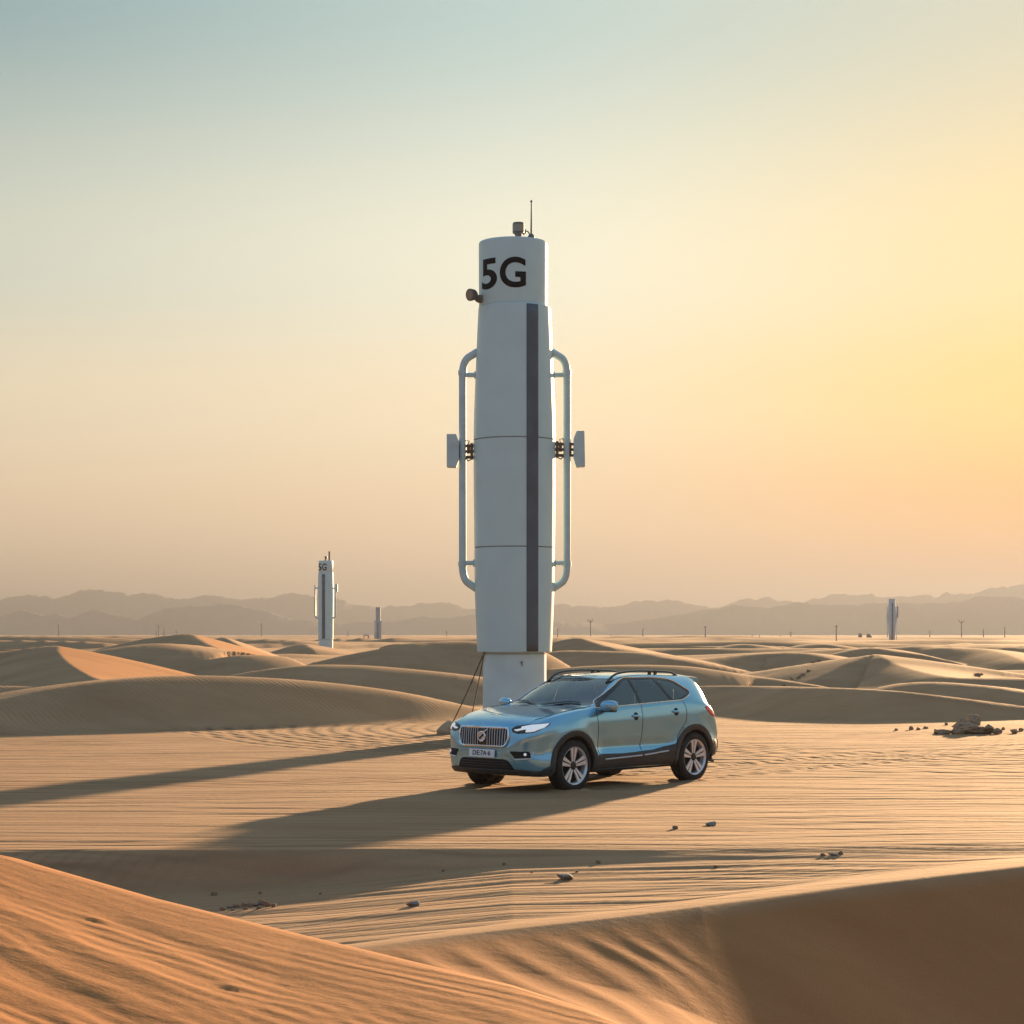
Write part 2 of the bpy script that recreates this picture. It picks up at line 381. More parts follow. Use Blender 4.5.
V = np.stack([GX, GY, GZ], -1).reshape(-1, 3)
V = np.vstack([V, [[0, 0, float(GZ[0].mean())]]])
I = np.arange(nr*na).reshape(nr, na)
q = np.stack([I[:-1], np.roll(I[:-1], -1, 1), np.roll(I[1:], -1, 1), I[1:]], -1).reshape(-1, 4)[:, ::-1]
tri = np.stack([np.full(na, nr*na), np.roll(I[0], -1), I[0]], -1)[:, ::-1]
me.vertices.add(len(V)); me.vertices.foreach_set('co', V.astype(np.float32).ravel())
me.loops.add(q.size+tri.size); me.loops.foreach_set('vertex_index', np.concatenate([q.ravel(), tri.ravel()]).astype(np.int32))
me.polygons.add(len(q)+len(tri))
me.polygons.foreach_set('loop_start', np.concatenate([np.arange(len(q))*4, q.size+np.arange(len(tri))*3]).astype(np.int32))
me.update(calc_edges=True)
for nm, a in (('flat', m_flat), ('dune', m_dune), ('bowl', m_bowl), ('red', m_sunlit_tint), ('neardune', m_a)):
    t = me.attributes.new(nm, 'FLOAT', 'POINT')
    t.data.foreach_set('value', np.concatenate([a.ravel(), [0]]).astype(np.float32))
me.polygons.foreach_set('use_smooth', np.ones(len(me.polygons), bool))
ground = bpy.data.objects.new('sand_ground', me); C.objects.link(ground); tag(ground, kind='structure')
gtree = None
def zat(x, y):
    a = np.array([[float(x)]]); b = np.array([[float(y)]])
    return float(terrain(a, b)[0][0, 0])

# sand material
sand = bpy.data.materials.new('sand'); sand.use_nodes = True
n = sand.node_tree.nodes; l = sand.node_tree.links; pb = n['Principled BSDF']
pb.inputs['Roughness'].default_value = 0.95; pb.inputs['Specular IOR Level'].default_value = 0.15
geo = n.new('ShaderNodeNewGeometry')
def mapping(scale, rot=0.0):
    m = n.new('ShaderNodeMapping'); m.inputs['Scale'].default_value = scale; m.inputs['Rotation'].default_value = (0, 0, rot)
    l.new(geo.outputs['Position'], m.inputs['Vector']); return m.outputs[0]
def noise(vec, sc, det=4, rough=0.55, dist=0.0):
    t = n.new('ShaderNodeTexNoise'); t.inputs['Scale'].default_value = sc; t.inputs['Detail'].default_value = det
    t.inputs['Roughness'].default_value = rough; t.inputs['Distortion'].default_value = dist
    l.new(vec, t.inputs['Vector']); return t.outputs['Fac']
def attr(nm):
    a = n.new('ShaderNodeAttribute'); a.attribute_name = nm; return a.outputs['Fac']
def mth(op, a, b=None, c=None):
    m = n.new('ShaderNodeMath'); m.operation = op
    for i, x in enumerate((a, b, c)):
        if x is None: continue
        if isinstance(x, (int, float)): m.inputs[i].default_value = x
        else: l.new(x, m.inputs[i])
    return m.outputs[0]
def wave(vec, sc, dist, dsc, det=2):
    w = n.new('ShaderNodeTexWave'); w.wave_type = 'BANDS'; w.bands_direction = 'Y'; w.inputs['Scale'].default_value = sc
    w.inputs['Distortion'].default_value = dist; w.inputs['Detail'].default_value = det; w.inputs['Detail Scale'].default_value = dsc
    l.new(vec, w.inputs['Vector']); return w.outputs['Fac']
# colour: pale dusty sand with warm tints, sunlit orange painted on two flanks
cr = n.new('ShaderNodeValToRGB'); e = cr.color_ramp.elements
e[0].position = 0.30; e[0].color = (0.365, 0.212, 0.112, 1); e[1].position = 0.70; e[1].color = (0.455, 0.282, 0.158, 1)
l.new(noise(mapping((1, 2.2, 1)), 0.35, 6, 0.6), cr.inputs[0])
warm = n.new('ShaderNodeMix'); warm.data_type = 'RGBA'; warm.blend_type = 'MULTIPLY'
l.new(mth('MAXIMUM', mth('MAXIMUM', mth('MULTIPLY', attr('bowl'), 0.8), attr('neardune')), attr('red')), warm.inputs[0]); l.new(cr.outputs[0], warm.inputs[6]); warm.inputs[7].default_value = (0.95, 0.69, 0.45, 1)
grain = n.new('ShaderNodeMix'); grain.data_type = 'RGBA'; grain.blend_type = 'MULTIPLY'; grain.inputs[0].default_value = 1
gr = n.new('ShaderNodeValToRGB'); gr.color_ramp.elements[0].position = 0.3; gr.color_ramp.elements[0].color = (0.84, 0.83, 0.82, 1); gr.color_ramp.elements[1].position = 0.62
l.new(noise(geo.outputs['Position'], 60, 3, 0.7), gr.inputs[0])
l.new(warm.outputs[2], grain.inputs[6]); l.new(gr.outputs[0], grain.inputs[7]); l.new(grain.outputs[2], pb.inputs['Base Color'])
# relief, in metres; the same grooves also paint their shade into the colour
def dirv(deg, su, sv):
    """coordinates along (u) and across (v) a direction deg degrees left of +x"""
    c_, s_ = math.cos(R(deg)), math.sin(R(deg))
    a = n.new('ShaderNodeVectorMath'); a.operation = 'DOT_PRODUCT'; a.inputs[1].default_value = (c_*su, s_*su, 0); l.new(geo.outputs['Position'], a.inputs[0])
    b = n.new('ShaderNodeVectorMath'); b.operation = 'DOT_PRODUCT'; b.inputs[1].default_value = (-s_*sv, c_*sv, 0); l.new(geo.outputs['Position'], b.inputs[0])
    o_ = n.new('ShaderNodeCombineXYZ'); l.new(a.outputs['Value'], o_.inputs[0]); l.new(b.outputs['Value'], o_.inputs[1]); return o_.outputs[0]
def groove(vec, period, dist, dsc, power, det=2):
    """thin grooves: 1 in the groove, 0 elsewhere"""
    return mth('POWER', wave(vec, math.pi/10/period, dist, dsc, det), power)
def mrange(x, a, b):
    m = n.new('ShaderNodeMapRange'); m.inputs['From Min'].default_value = a; m.inputs['From Max'].default_value = b; l.new(x, m.inputs['Value']); return m.outputs[0]
big = noise(geo.outputs['Position'], 0.16, 3)
patchA = mrange(noise(dirv(2, 0.12, 0.5), 1.0, 3), 0.42, 0.58)
patchB = mrange(noise(dirv(-6, 0.10, 0.35), 1.0, 3), 0.50, 0.60)
g1 = mth('MULTIPLY', groove(dirv(1.0, 0.30, 1), 0.42, 6.5, 0.35, 3.0, 3), patchA)
g2 = groove(dirv(-3.5, 0.26, 1), 0.27, 8.0, 0.30, 4.0, 3)
g3 = mth('MULTIPLY', groove(dirv(11.0, 0.5, 1), 0.34, 6.0, 0.35, 3.0, 2), patchB)
shortr = mth('MULTIPLY', wave(dirv(16, 0.75, 1), math.pi/10/0.125, 5.0, 1.1, 4), mrange(noise(dirv(10, 0.5, 1), 0.8, 3), 0.45, 0.6))
g4 = mrange(noise(dirv(0, 0.06, 1.0), 7.0, 5, 0.6), 0.56, 0.72)
treadm = mrange(noise(dirv(0, 0.22, 0.9), 0.9, 1), 0.57, 0.60)
g5 = mth('MULTIPLY', groove(dirv(68, 1, 1), 0.17, 1.0, 0.8, 3.0), treadm)
def arcs(cx, cy, r0, r1, period, power=3.0):
    d_ = n.new('ShaderNodeVectorMath'); d_.operation = 'DISTANCE'; d_.inputs[1].default_value = (cx, cy, 0); l.new(geo.outputs['Position'], d_.inputs[0])
    r_ = mth('ADD', d_.outputs['Value'], mth('MULTIPLY', noise(geo.outputs['Position'], 0.5, 3), 0.25))
    w_ = mth('POWER', mth('MULTIPLY_ADD', mth('SINE', mth('MULTIPLY', r_, 2*math.pi/period)), 0.5, 0.5), power)
    return mth('MULTIPLY', w_, mth('MULTIPLY', mrange(r_, r0, r0+0.4), mrange(r_, r1+0.4, r1)))
tracks = mth('ADD', arcs(6.2, 47.0, 8.0, 13.5, 0.46, 2.0), mth('ADD', arcs(12.0, 44.0, 8.0, 11.2, 0.40, 2.0), arcs(-9.0, 52.0, 22.0, 23.6, 0.25)))
gsum = mth('MINIMUM', mth('ADD', mth('ADD', mth('ADD', g1, mth('MULTIPLY', tracks, 1.3)), mth('MULTIPLY', g2, 0.75)), mth('ADD', mth('MULTIPLY', g3, 0.8), mth('ADD', mth('MULTIPLY', g4, 0.6), mth('MULTIPLY', g5, 0.5)))), 1.6)
tracks2 = mth('MULTIPLY', attr('flat'), mth('ADD', tracks, arcs(21.0, 62.0, 30.5, 33.5, 0.42, 3.0)))
gflat = mth('MULTIPLY', attr('flat'), mth('MULTIPLY', gsum, mth('MULTIPLY_ADD', mrange(noise(dirv(4, 0.35, 0.8), 0.55, 4, 0.6), 0.36, 0.62), 0.75, 0.25)))
# fine wind ripples on the dune flanks
rwarp = mth('MULTIPLY', wave(dirv(-50, 0.45, 1), math.pi/10/0.15, 5.5, 0.45, 4), mrange(noise(geo.outputs['Position'], 0.5, 3), 0.3, 0.65))
gdune = mth('MULTIPLY', attr('dune'), rwarp)
nearm = mth('MAXIMUM', attr('bowl'), attr('neardune'))
streak = noise(dirv(-45, 0.5, 5.0), 2.2, 7, 0.66)
crisp = mth('MULTIPLY', wave(dirv(-44, 0.5, 1), math.pi/10/0.105, 5.0, 0.8, 4), mrange(noise(dirv(-44, 0.6, 1.4), 0.9, 3), 0.38, 0.62))
gnear = mth('ADD', mth('MULTIPLY', attr('neardune'), mth('MULTIPLY_ADD', crisp, 0.40, mth('MULTIPLY', streak, 0.75))), mth('MULTIPLY', attr('bowl'), mth('MULTIPLY', streak, 0.25)))
hf = mth('ADD', mth('MULTIPLY_ADD', tracks2, -0.013, mth('MULTIPLY', gflat, -0.0090)), mth('MULTIPLY', mth('MULTIPLY', attr('flat'), shortr), 0.0030))
hd = mth('MULTIPLY', gdune, 0.0042)
hb = mth('MULTIPLY', gnear, 0.007)
hp = mth('ADD', mth('MULTIPLY', noise(geo.outputs['Position'], 9, 5, 0.65), 0.005), mth('MULTIPLY', noise(geo.outputs['Position'], 40, 4, 0.7), 0.0016))
tot = mth('ADD', mth('ADD', hf, hd), mth('ADD', hb, hp))
bp = n.new('ShaderNodeBump'); bp.inputs['Strength'].default_value = 1.0; bp.inputs['Distance'].default_value = 1.0
l.new(tot, bp.inputs['Height']); l.new(bp.outputs[0], pb.inputs['Normal'])
# relief shading painted in: grooves darker, ripple crests lighter
relief_shade = mth('ADD', mth('MULTIPLY_ADD', tracks2, 0.16, mth('MULTIPLY', gflat, 0.22)), mth('ADD', mth('MULTIPLY', gdune, -0.17), mth('MULTIPLY', gnear, -0.10)))
fac = mth('SUBTRACT', 1.0, relief_shade)
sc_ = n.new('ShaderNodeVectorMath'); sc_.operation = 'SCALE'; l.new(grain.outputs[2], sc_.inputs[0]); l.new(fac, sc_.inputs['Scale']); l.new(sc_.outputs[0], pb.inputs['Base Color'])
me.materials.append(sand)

# ---------------------------------------------------------------- mountains
rock_far = mat('mountain_rock', (0.15, 0.13, 0.12), 0.95, noise=0.35, scale=0.004, coord='Object')
def mountains(name, D, prof, depth, seed, lowx, hix):
    nx, ny = 2000, 36
    u = np.linspace(lowx, hix, nx); v = np.linspace(-1, 1, ny)
    U, Vv = np.meshgrid(u, v)
    X = (U-512)/FPX*D
    ridge = np.interp(U, [p[0] for p in prof], [(HY-p[1])/FPX*D+CAMH for p in prof])
    sp = depth
    Y = D+Vv*sp
    nz = fbm(X/120+3, Y/160, 5, seed); cr_ = 1-np.abs(2*fbm(X/90, Y/260, 4, seed+9)-1)
    t = np.abs(Vv)
    body = (1-t)**(0.8+0.7*nz)
    small = (fbm(X/95, Y/300+seed, 6, seed+2)-0.5)
    Z = ridge*(1-t)**(0.8+0.5*nz)*(0.80+0.20*cr_/np.max(cr_)*np.clip(t*6,0,1)+0.20*(1-np.clip(t*6,0,1))) + ridge*0.34*small*(1-t) + ridge*0.16*(fbm(X/26, Y/90+seed, 4, seed+31)-0.5)*(1-t)
    
    Z = Z-3*t
    V = np.stack([X, Y, Z], -1).reshape(-1, 3); I = np.arange(nx*ny).reshape(ny, nx)
    q = np.stack([I[:-1,:-1], I[:-1,1:], I[1:,1:], I[1:,:-1]], -1).reshape(-1, 4)
    m = bpy.data.meshes.new(name); m.from_pydata(V.tolist(), [], q.tolist()); m.update(); m.materials.append(rock_far)
    m.polygons.foreach_set('use_smooth', [True]*len(m.polygons))
    o = bpy.data.objects.new(name, m); C.objects.link(o); tag(o, kind='structure'); return o
mountains('mountains', 4600, [(-900,604),(-500,596),(-200,602),(0,598),(50,596),(80,591),(112,588.5),(150,591),(175,597),(215,593),(260,598),(292,594),(340,599),(366,607),(400,603.5),(440,602),(475,606),(550,605),(565,602),(605,605),(650,600.5),(690,603.5),(720,604),(765,598),(800,598.5),(830,597),(872,592.5),(905,597),(925,596),(950,591),(980,590),(1024,586),(1150,590),(1400,584),(1800,600)], 260, 5, -500, 1500)
mountains('hills', 3400, [(-900,618),(-300,612),(-60,622),(0,617),(22,609),(45,616),(58,612),(72,617),(92,607),(112,612),(140,618),(165,606),(190,602),(215,603),(250,607),(290,617),(330,622),(400,620),(425,614.5),(450,618),(475,614),(520,617),(560,622),(620,622),(660,617),(700,610),(730,606),(770,608),(810,603),(850,602.5),(900,601),(940,603),(980,598),(1024,597),(1200,602),(1800,610)], 150, 17, -500, 1500)

# ---------------------------------------------------------------- air
HAZE = 3.5e-4
hz = MB(); hz.box((0, 0, 0), (2, 2, 2))
haze = hz.build('haze', None); haze.data.materials.clear()
haze.scale = (9600, 9600, 0.5*(190+8)); haze.location = (0, 0, 190-0.5*(190+8))
hm = bpy.data.materials.new('haze_air'); hm.use_nodes = True; hn = hm.node_tree.nodes; hn.clear()
ho = hn.new('ShaderNodeOutputMaterial'); hv = hn.new('ShaderNodeVolumePrincipled')
hv.inputs['Color'].default_value = (0.152, 0.174, 0.210, 1); hv.inputs['Density'].default_value = HAZE; hv.inputs['Anisotropy'].default_value = 0.40
hm.node_tree.links.new(hv.outputs[0], ho.inputs['Volume'])
haze.data.materials.append(hm); tag(haze, kind='stuff')

# ---------------------------------------------------------------- tower materials
white = mat('tower_white', (0.53, 0.75, 0.80), 0.42, noise=0.05, scale=1.3, bump=0.002, coat=0.1)
white2 = mat('column_white', (0.60, 0.78, 0.82), 0.5, noise=0.10, scale=2.0, bump=0.002)
slate = mat('slate_stripe', (0.095, 0.13, 0.165), 0.5, noise=0.2, scale=2)
ink = mat('black_lettering', (0.006, 0.007, 0.009), 0.6, spec=0.2)
pipem = mat('pipe_grey_white', (0.52, 0.70, 0.76), 0.45, noise=0.12, scale=3)
bracketm = mat('rusty_bracket', (0.16, 0.11, 0.08), 0.55, metal=0.5, noise=0.4, scale=20)
lampg = mat('lamp_grey', (0.17, 0.16, 0.15), 0.45, metal=0.4, noise=0.3, scale=12)
lens = mat('lamp_lens', (0.30, 0.27, 0.22), 0.15, metal=0.2)
rope = mat('brown_cable', (0.14, 0.09, 0.055), 0.8)
seamm = mat('seam_grey', (0.22, 0.24, 0.25), 0.7)
farwhite = mat('distant_tower_paint', (0.50, 0.62, 0.72), 0.5, noise=0.08, scale=0.7)
fargrey = mat('distant_tower_grey', (0.30, 0.38, 0.46), 0.5, noise=0.08, scale=0.7)

def interp_r(prof, z):
    zs = [p[1] for p in prof]; rs = [p[0] for p in prof]
    return float(np.interp(z, zs, rs))

def lettering(txt, angs, zmid, hgt, rad, off, m, parent, name='lettering'):
    """real letter faces bent round a drum; angs = (left angle, right angle) of each glyph"""
    glyphs = []
    for ch in txt:
        cu = bpy.data.curves.new('t', 'FONT'); cu.body = ch; cu.size = 1.0; cu.offset = 0.024; cu.resolution_u = 6; cu.fill_mode = 'FRONT'
        ob = bpy.data.objects.new('t', cu); C.objects.link(ob)
        dg = bpy.context.evaluated_depsgraph_get(); dg.update()
        mm = bpy.data.meshes.new_from_object(ob.evaluated_get(dg)); bpy.data.objects.remove(ob)
        glyphs.append(mm)
    bm = bmesh.new()
    for g, (a0, a1) in zip(glyphs, angs):
        b2 = bmesh.new(); b2.from_mesh(g)
        xs = [v.co.x for v in b2.verts]; ys = [v.co.y for v in b2.verts]
        x0, x1, y0, y1 = min(xs), max(xs), min(ys), max(ys)
        for v in b2.verts: v.co = Vector((a0+(v.co.x-x0)/(x1-x0)*(a1-a0), 0, zmid-hgt/2+(v.co.y-y0)/(y1-y0)*hgt))
        k = a0+3
        while k < a1:
            bmesh.ops.bisect_plane(b2, geom=b2.verts[:]+b2.edges[:]+b2.faces[:], plane_co=(k, 0, 0), plane_no=(1, 0, 0)); k += 3
        for v in b2.verts:
            a = R(v.co.x); rr = rad(v.co.z)+off; v.co = Vector((math.sin(a)*rr, -math.cos(a)*rr, v.co.z))
        tmp = bpy.data.meshes.new('t'); b2.to_mesh(tmp); b2.free(); bm.from_mesh(tmp); bpy.data.meshes.remove(tmp)
    me_ = bpy.data.meshes.new(name); bm.to_mesh(me_); bm.free(); me_.materials.append(m)
    o = bpy.data.objects.new(name, me_); C.objects.link(o); o.parent = parent
    so_ = o.modifiers.new('s', 'SOLIDIFY'); so_.thickness = 0.004; so_.offset = 1
    return o

def stripe(prof, x0, x1, z0, z1, off, m, parent):
    b = MB(); zs = np.linspace(z0, z1, 40); nx = 6; vs = []
    for z in zs:
        r = interp_r(prof, z)+off
        for k in range(nx+1):
            x = x0+(x1-x0)*k/nx; vs.append((x, -math.sqrt(max(r*r-x*x, 1e-4)), z))
    fs = [(i*(nx+1)+k, i*(nx+1)+k+1, (i+1)*(nx+1)+k+1, (i+1)*(nx+1)+k) for i in range(len(zs)-1) for k in range(nx)]
    b.add(vs, fs); o = b.build('stripe', m, parent); sm(o, 60)
    s_ = o.modifiers.new('s', 'SOLIDIFY'); s_.thickness = 0.012; s_.offset = 0
    return o

def handle(sgn, xo, z0, z1, rb0, rb1, r, m, parent, n=14, bend=0.42, sleeves=True):
    """tubular frame that stands off the side of the tower"""
    def arc(zc, dirn, rb, zb):
        # from the drum out to the upright
        p0 = Vector((sgn*rb*0.96, 0, zb+dirn*0.03)); p1 = Vector((sgn*(xo-0.02), 0, zb-dirn*0.17)); p2 = Vector((sgn*xo, 0, zb-dirn*bend)); p3 = Vector((sgn*xo, 0, zb-dirn*(bend+0.35)))
        pts = [p0, p0.lerp(p1, 0.4)]
        for k in range(9):
            t = k/8; pts.append((1-t)**2*p0.lerp(p1, 0.62)+2*t*(1-t)*p1+t*t*p2)
        pts.append(p3); return pts
    top = arc(None, 1, rb1, z1); bot = arc(None, -1, rb0, z0)
    b = MB(); b.tube(top+list(reversed(bot)), r, n)
    o = b.build('pipe_frame', m, parent); sm(o, 50)
    if sleeves:
        for z in (z1-bend-0.02, z0+bend+0.10):
            s = MB(); s.tube([(sgn*xo, 0, z-0.05), (sgn*xo, 0, z+0.05)], r*1.16, n); q = s.build('pipe_collar', m, o); sm(q, 40)
        for z, rb in ((z1-bend-0.07, interp_r(TPROF, z1-bend)), (z0+bend+0.12, interp_r(TPROF, z0+bend))):
            s = MB(); s.tube([(sgn*(rb-0.05), 0, z), (sgn*xo, 0, z)], r*0.62, 10); q = s.build('pipe_stub', m, o); sm(q, 50)
            s = MB(); s.tube([(sgn*(rb-0.03), 0, z), (sgn*(rb+0.03), 0, z)], r*1.0, 12); q = s.build('pipe_flange', m, o); sm(q, 40)
    return o

# ---------------------------------------------------------------- the main tower
TX, TD = 0.055, 43.5
TPROF = [(0.822,1.86),(0.826,1.90),(0.852,2.5),(0.878,3.2),(0.886,3.7),(0.888,4.155),(0.895,4.8),(0.904,5.6),(0.906,6.53),(0.896,7.1),(0.868,7.85),(0.845,8.4),(0.82,9.0),(0.797,9.45)]
def seamed(prof, seams, g=0.012, d=0.010):
    zs = sorted(set([p[1] for p in prof]+[s+k for s in seams for k in (-g*1.2, -g, g, g*1.2)]+list(np.linspace(prof[0][1], prof[-1][1], 60))))
    out = []
    for z in zs:
        r = interp_r(prof, z)
        if any(abs(z-s) <= g*1.01 for s in seams): r -= d
        out.append((r, z))
    return out
tw = empty('telecom_tower', (TX, TD, 0), 'tall pale 5G tower with dark grey stripe standing right behind the blue car', 'tower')
o = MB().lathe([(0.84,-0.4),(0.84,0.10),(0.82,0.13),(0.705,0.14),(0.70,0.2),(0.70,1.80),(0.66,1.83),(0.66,1.90)], 72).build('base_column', white2, tw); sm(o, 35)
b = MB(); b.lathe([(0.64,1.855)]+seamed(TPROF, [4.155, 6.53])+[(0.785,9.462),(0.74,9.465)], 96, cap0=True, cap1=True)
o = b.build('tower_body', white, tw); sm(o, 30)
for z in (4.155, 6.53):
    q = MB().lathe([(interp_r(TPROF, z)-0.0075, z-0.0117),(interp_r(TPROF, z)-0.0075, z+0.0117)], 96, cap0=False, cap1=False).build('panel_seam', seamm, o); sm(q)
CAP = [(0.742,9.462),(0.752,9.475),(0.756,9.50),(0.760,10.2),(0.762,10.84),(0.757,10.885),(0.745,10.90),(0.60,10.915),(0.0,10.93)]
cap_ = MB().lathe(CAP[:-1]+[(0.02,10.93)], 96).build('tower_cap', white, tw); sm(cap_, 35); cap_.location.x = -0.03
lettering('5G', [(-64, -27.5), (-22.5, 21.5)], 10.12, 0.67, lambda z: interp_r(CAP[:6], z), 0.001, ink, cap_)
stripe(TPROF, 0.265, 0.515, 1.87, 9.44, 0.008, slate, tw)
for sgn, xo in ((-1, 1.148), (1, 1.160)):
    handle(sgn, xo, 3.28, 8.47, 0.876, 0.84, 0.084, pipem, tw)
# antenna panels with their clamps
def panel(sgn, x0, x1, z0, z1, tilt):
    a = MB(); d = 0.17
    xi, xo_ = (x0, x1)
    pts = [(xo_, z0+0.02), (xo_-tilt*0.3, z1), (xi+0.02, z1), (xi-0.045, z1-0.17), (xi-0.045, z0+0.20), (xi+0.02, z0+0.01)]
    vs = [(sgn*p, -d, z) for p, z in pts]+[(sgn*p, d, z) for p, z in pts]; n_ = len(pts)
    a.add(vs, [tuple(range(n_)), tuple(reversed(range(n_, 2*n_)))]+[(k, (k+1) % n_, n_+(k+1) % n_, n_+k) for k in range(n_)])
    p = a.build('antenna_panel', pipem, tw, bevel=0.012)
    zc = (z0+z1)/2
    c = MB()
    for dz in (-0.13, 0.0, 0.12):
        c.tube([(sgn*0.87, -0.03, zc+dz), (sgn*1.09, 0.0, zc+dz)], 0.034, 8)
        c.tube([(sgn*1.20, 0.0, zc+dz), (sgn*(xi+0.01), 0.0, zc+dz)], 0.030, 8)
    c.box((sgn*0.945, -0.02, zc), (0.06, 0.12, 0.36)); c.box((sgn*1.015, -0.06, zc+0.05), (0.07, 0.09, 0.20))
    c.tube([(sgn*1.03, -0.03, zc+0.13), (sgn*1.0, -0.06, zc+0.22), (sgn*1.07, -0.02, zc+0.24), (sgn*1.09, 0, zc+0.16)], 0.013, 6)
    c.tube([(sgn*0.93, -0.08, zc-0.17), (sgn*1.02, -0.10, zc-0.22), (sgn*1.09, -0.03, zc-0.15)], 0.014, 6)
    c.box((sgn*1.235, 0, zc), (0.05, 0.13, 0.30))
    q = c.build('bracket', bracketm, p); sm(q, 35)
panel(-1, 1.27, 1.495, 5.92, 6.66, 0.0)
panel(1, 1.35, 1.56, 5.93, 6.73, 0.05)
# lamp and aerials on top, floodlight at the shoulder
q = MB().lathe([(0.04,0),(0.04,0.10),(0.07,0.13),(0.085,0.17),(0.125,0.19),(0.128,0.40),(0.115,0.425),(0.06,0.43)], 24, o=(0.085, 0, 10.925)).build('beacon_lamp', lampg, tw); sm(q, 35)
g = MB(); g.lathe([(0.131,0.22),(0.131,0.38)], 24, o=(0.085, 0, 10.925), cap0=False, cap1=False); w_ = g.build('lamp_glass', lens, q); sm(w_)
g = MB(); g.tube([(0.19,0.0,11.09),(0.245,0,11.13),(0.25,0,11.2)], 0.018, 6); g.build('lamp_hook', lampg, q)
q = MB().lathe([(0.10,0),(0.10,0.03),(0.075,0.04),(0.075,0.13),(0.05,0.17),(0.02,0.19)], 18, o=(0.37, 0, 10.92)).build('whip_antenna', lampg, tw); sm(q, 35)
g = MB(); g.tube([(0.37,0,11.08),(0.372,0,11.5),(0.372,0,11.80)], [0.022,0.016,0.012], 8); g.lathe([(0.02,0),(0.026,0.02),(0.012,0.05)], 8, o=(0.372,0,11.80)); g.build('aerial_rod', lampg, q)
g = MB(); g.tube([(0.36,0,11.06),(0.29,-0.02,11.16),(0.24,-0.02,11.14)], 0.014, 6); g.build('aerial_arm', lampg, q)
fl = MB(); fl.tube([(-0.70,-0.25,9.57),(-0.80,-0.35,9.60),(-0.90,-0.42,9.66)], [0.06,0.075,0.05], 10)
fl.box((-0.76,-0.32,9.62), (0.13,0.10,0.14))
q = fl.build('floodlight', lampg, tw); sm(q, 40)
ax = Vector((-0.75,-0.62,-0.12)).normalized()
g = MB(); c0 = Vector((-0.93,-0.44,9.68)); g.tube([c0-ax*0.12, c0-ax*0.06, c0+ax*0.04, c0+ax*0.07], [0.06,0.115,0.135,0.135], 20); w_ = g.build('lamp_head', lampg, q); sm(w_, 40)
g = MB(); g.tube([c0+ax*0.069, c0+ax*0.078], [0.11,0.10], 20); g.build('lamp_glass', lens, w_)
g = MB(); g.lathe([(0.0,0),(0.03,0.0),(0.03,0.012)], 12); 
k_ = MB(); k_.tube([(0.155,-0.70,1.63),(0.155,-0.722,1.63)], 0.03, 10); k_.tube([(0.155,-0.70,1.60),(0.175,-0.715,1.555)], 0.012, 6); k_.build('hatch_knob', seamm, tw)
# guy cables from under the body to the anchor in the sand
AN = at(447.5, 730, 44.2); AN.z = zat(AN.x, AN.y)
for (x0, y0, x1, y1) in ((-0.665,-0.10, AN.x+0.05-TX, AN.y-TD), (-0.66,-0.30, AN.x+0.45-TX, AN.y-TD+0.2)):
    p0 = Vector((x0, y0, 1.86)); p1 = Vector((x1, y1, AN.z+(0.12 if x1 < -1.3 else 0.0)))
    pts = [p0.lerp(p1, t)-Vector((0, 0, 0.05*math.sin(math.pi*t))) for t in np.linspace(0, 1, 9)]
    q = MB().tube(pts, 0.013, 6).build('guy_cable', rope, tw); sm(q)

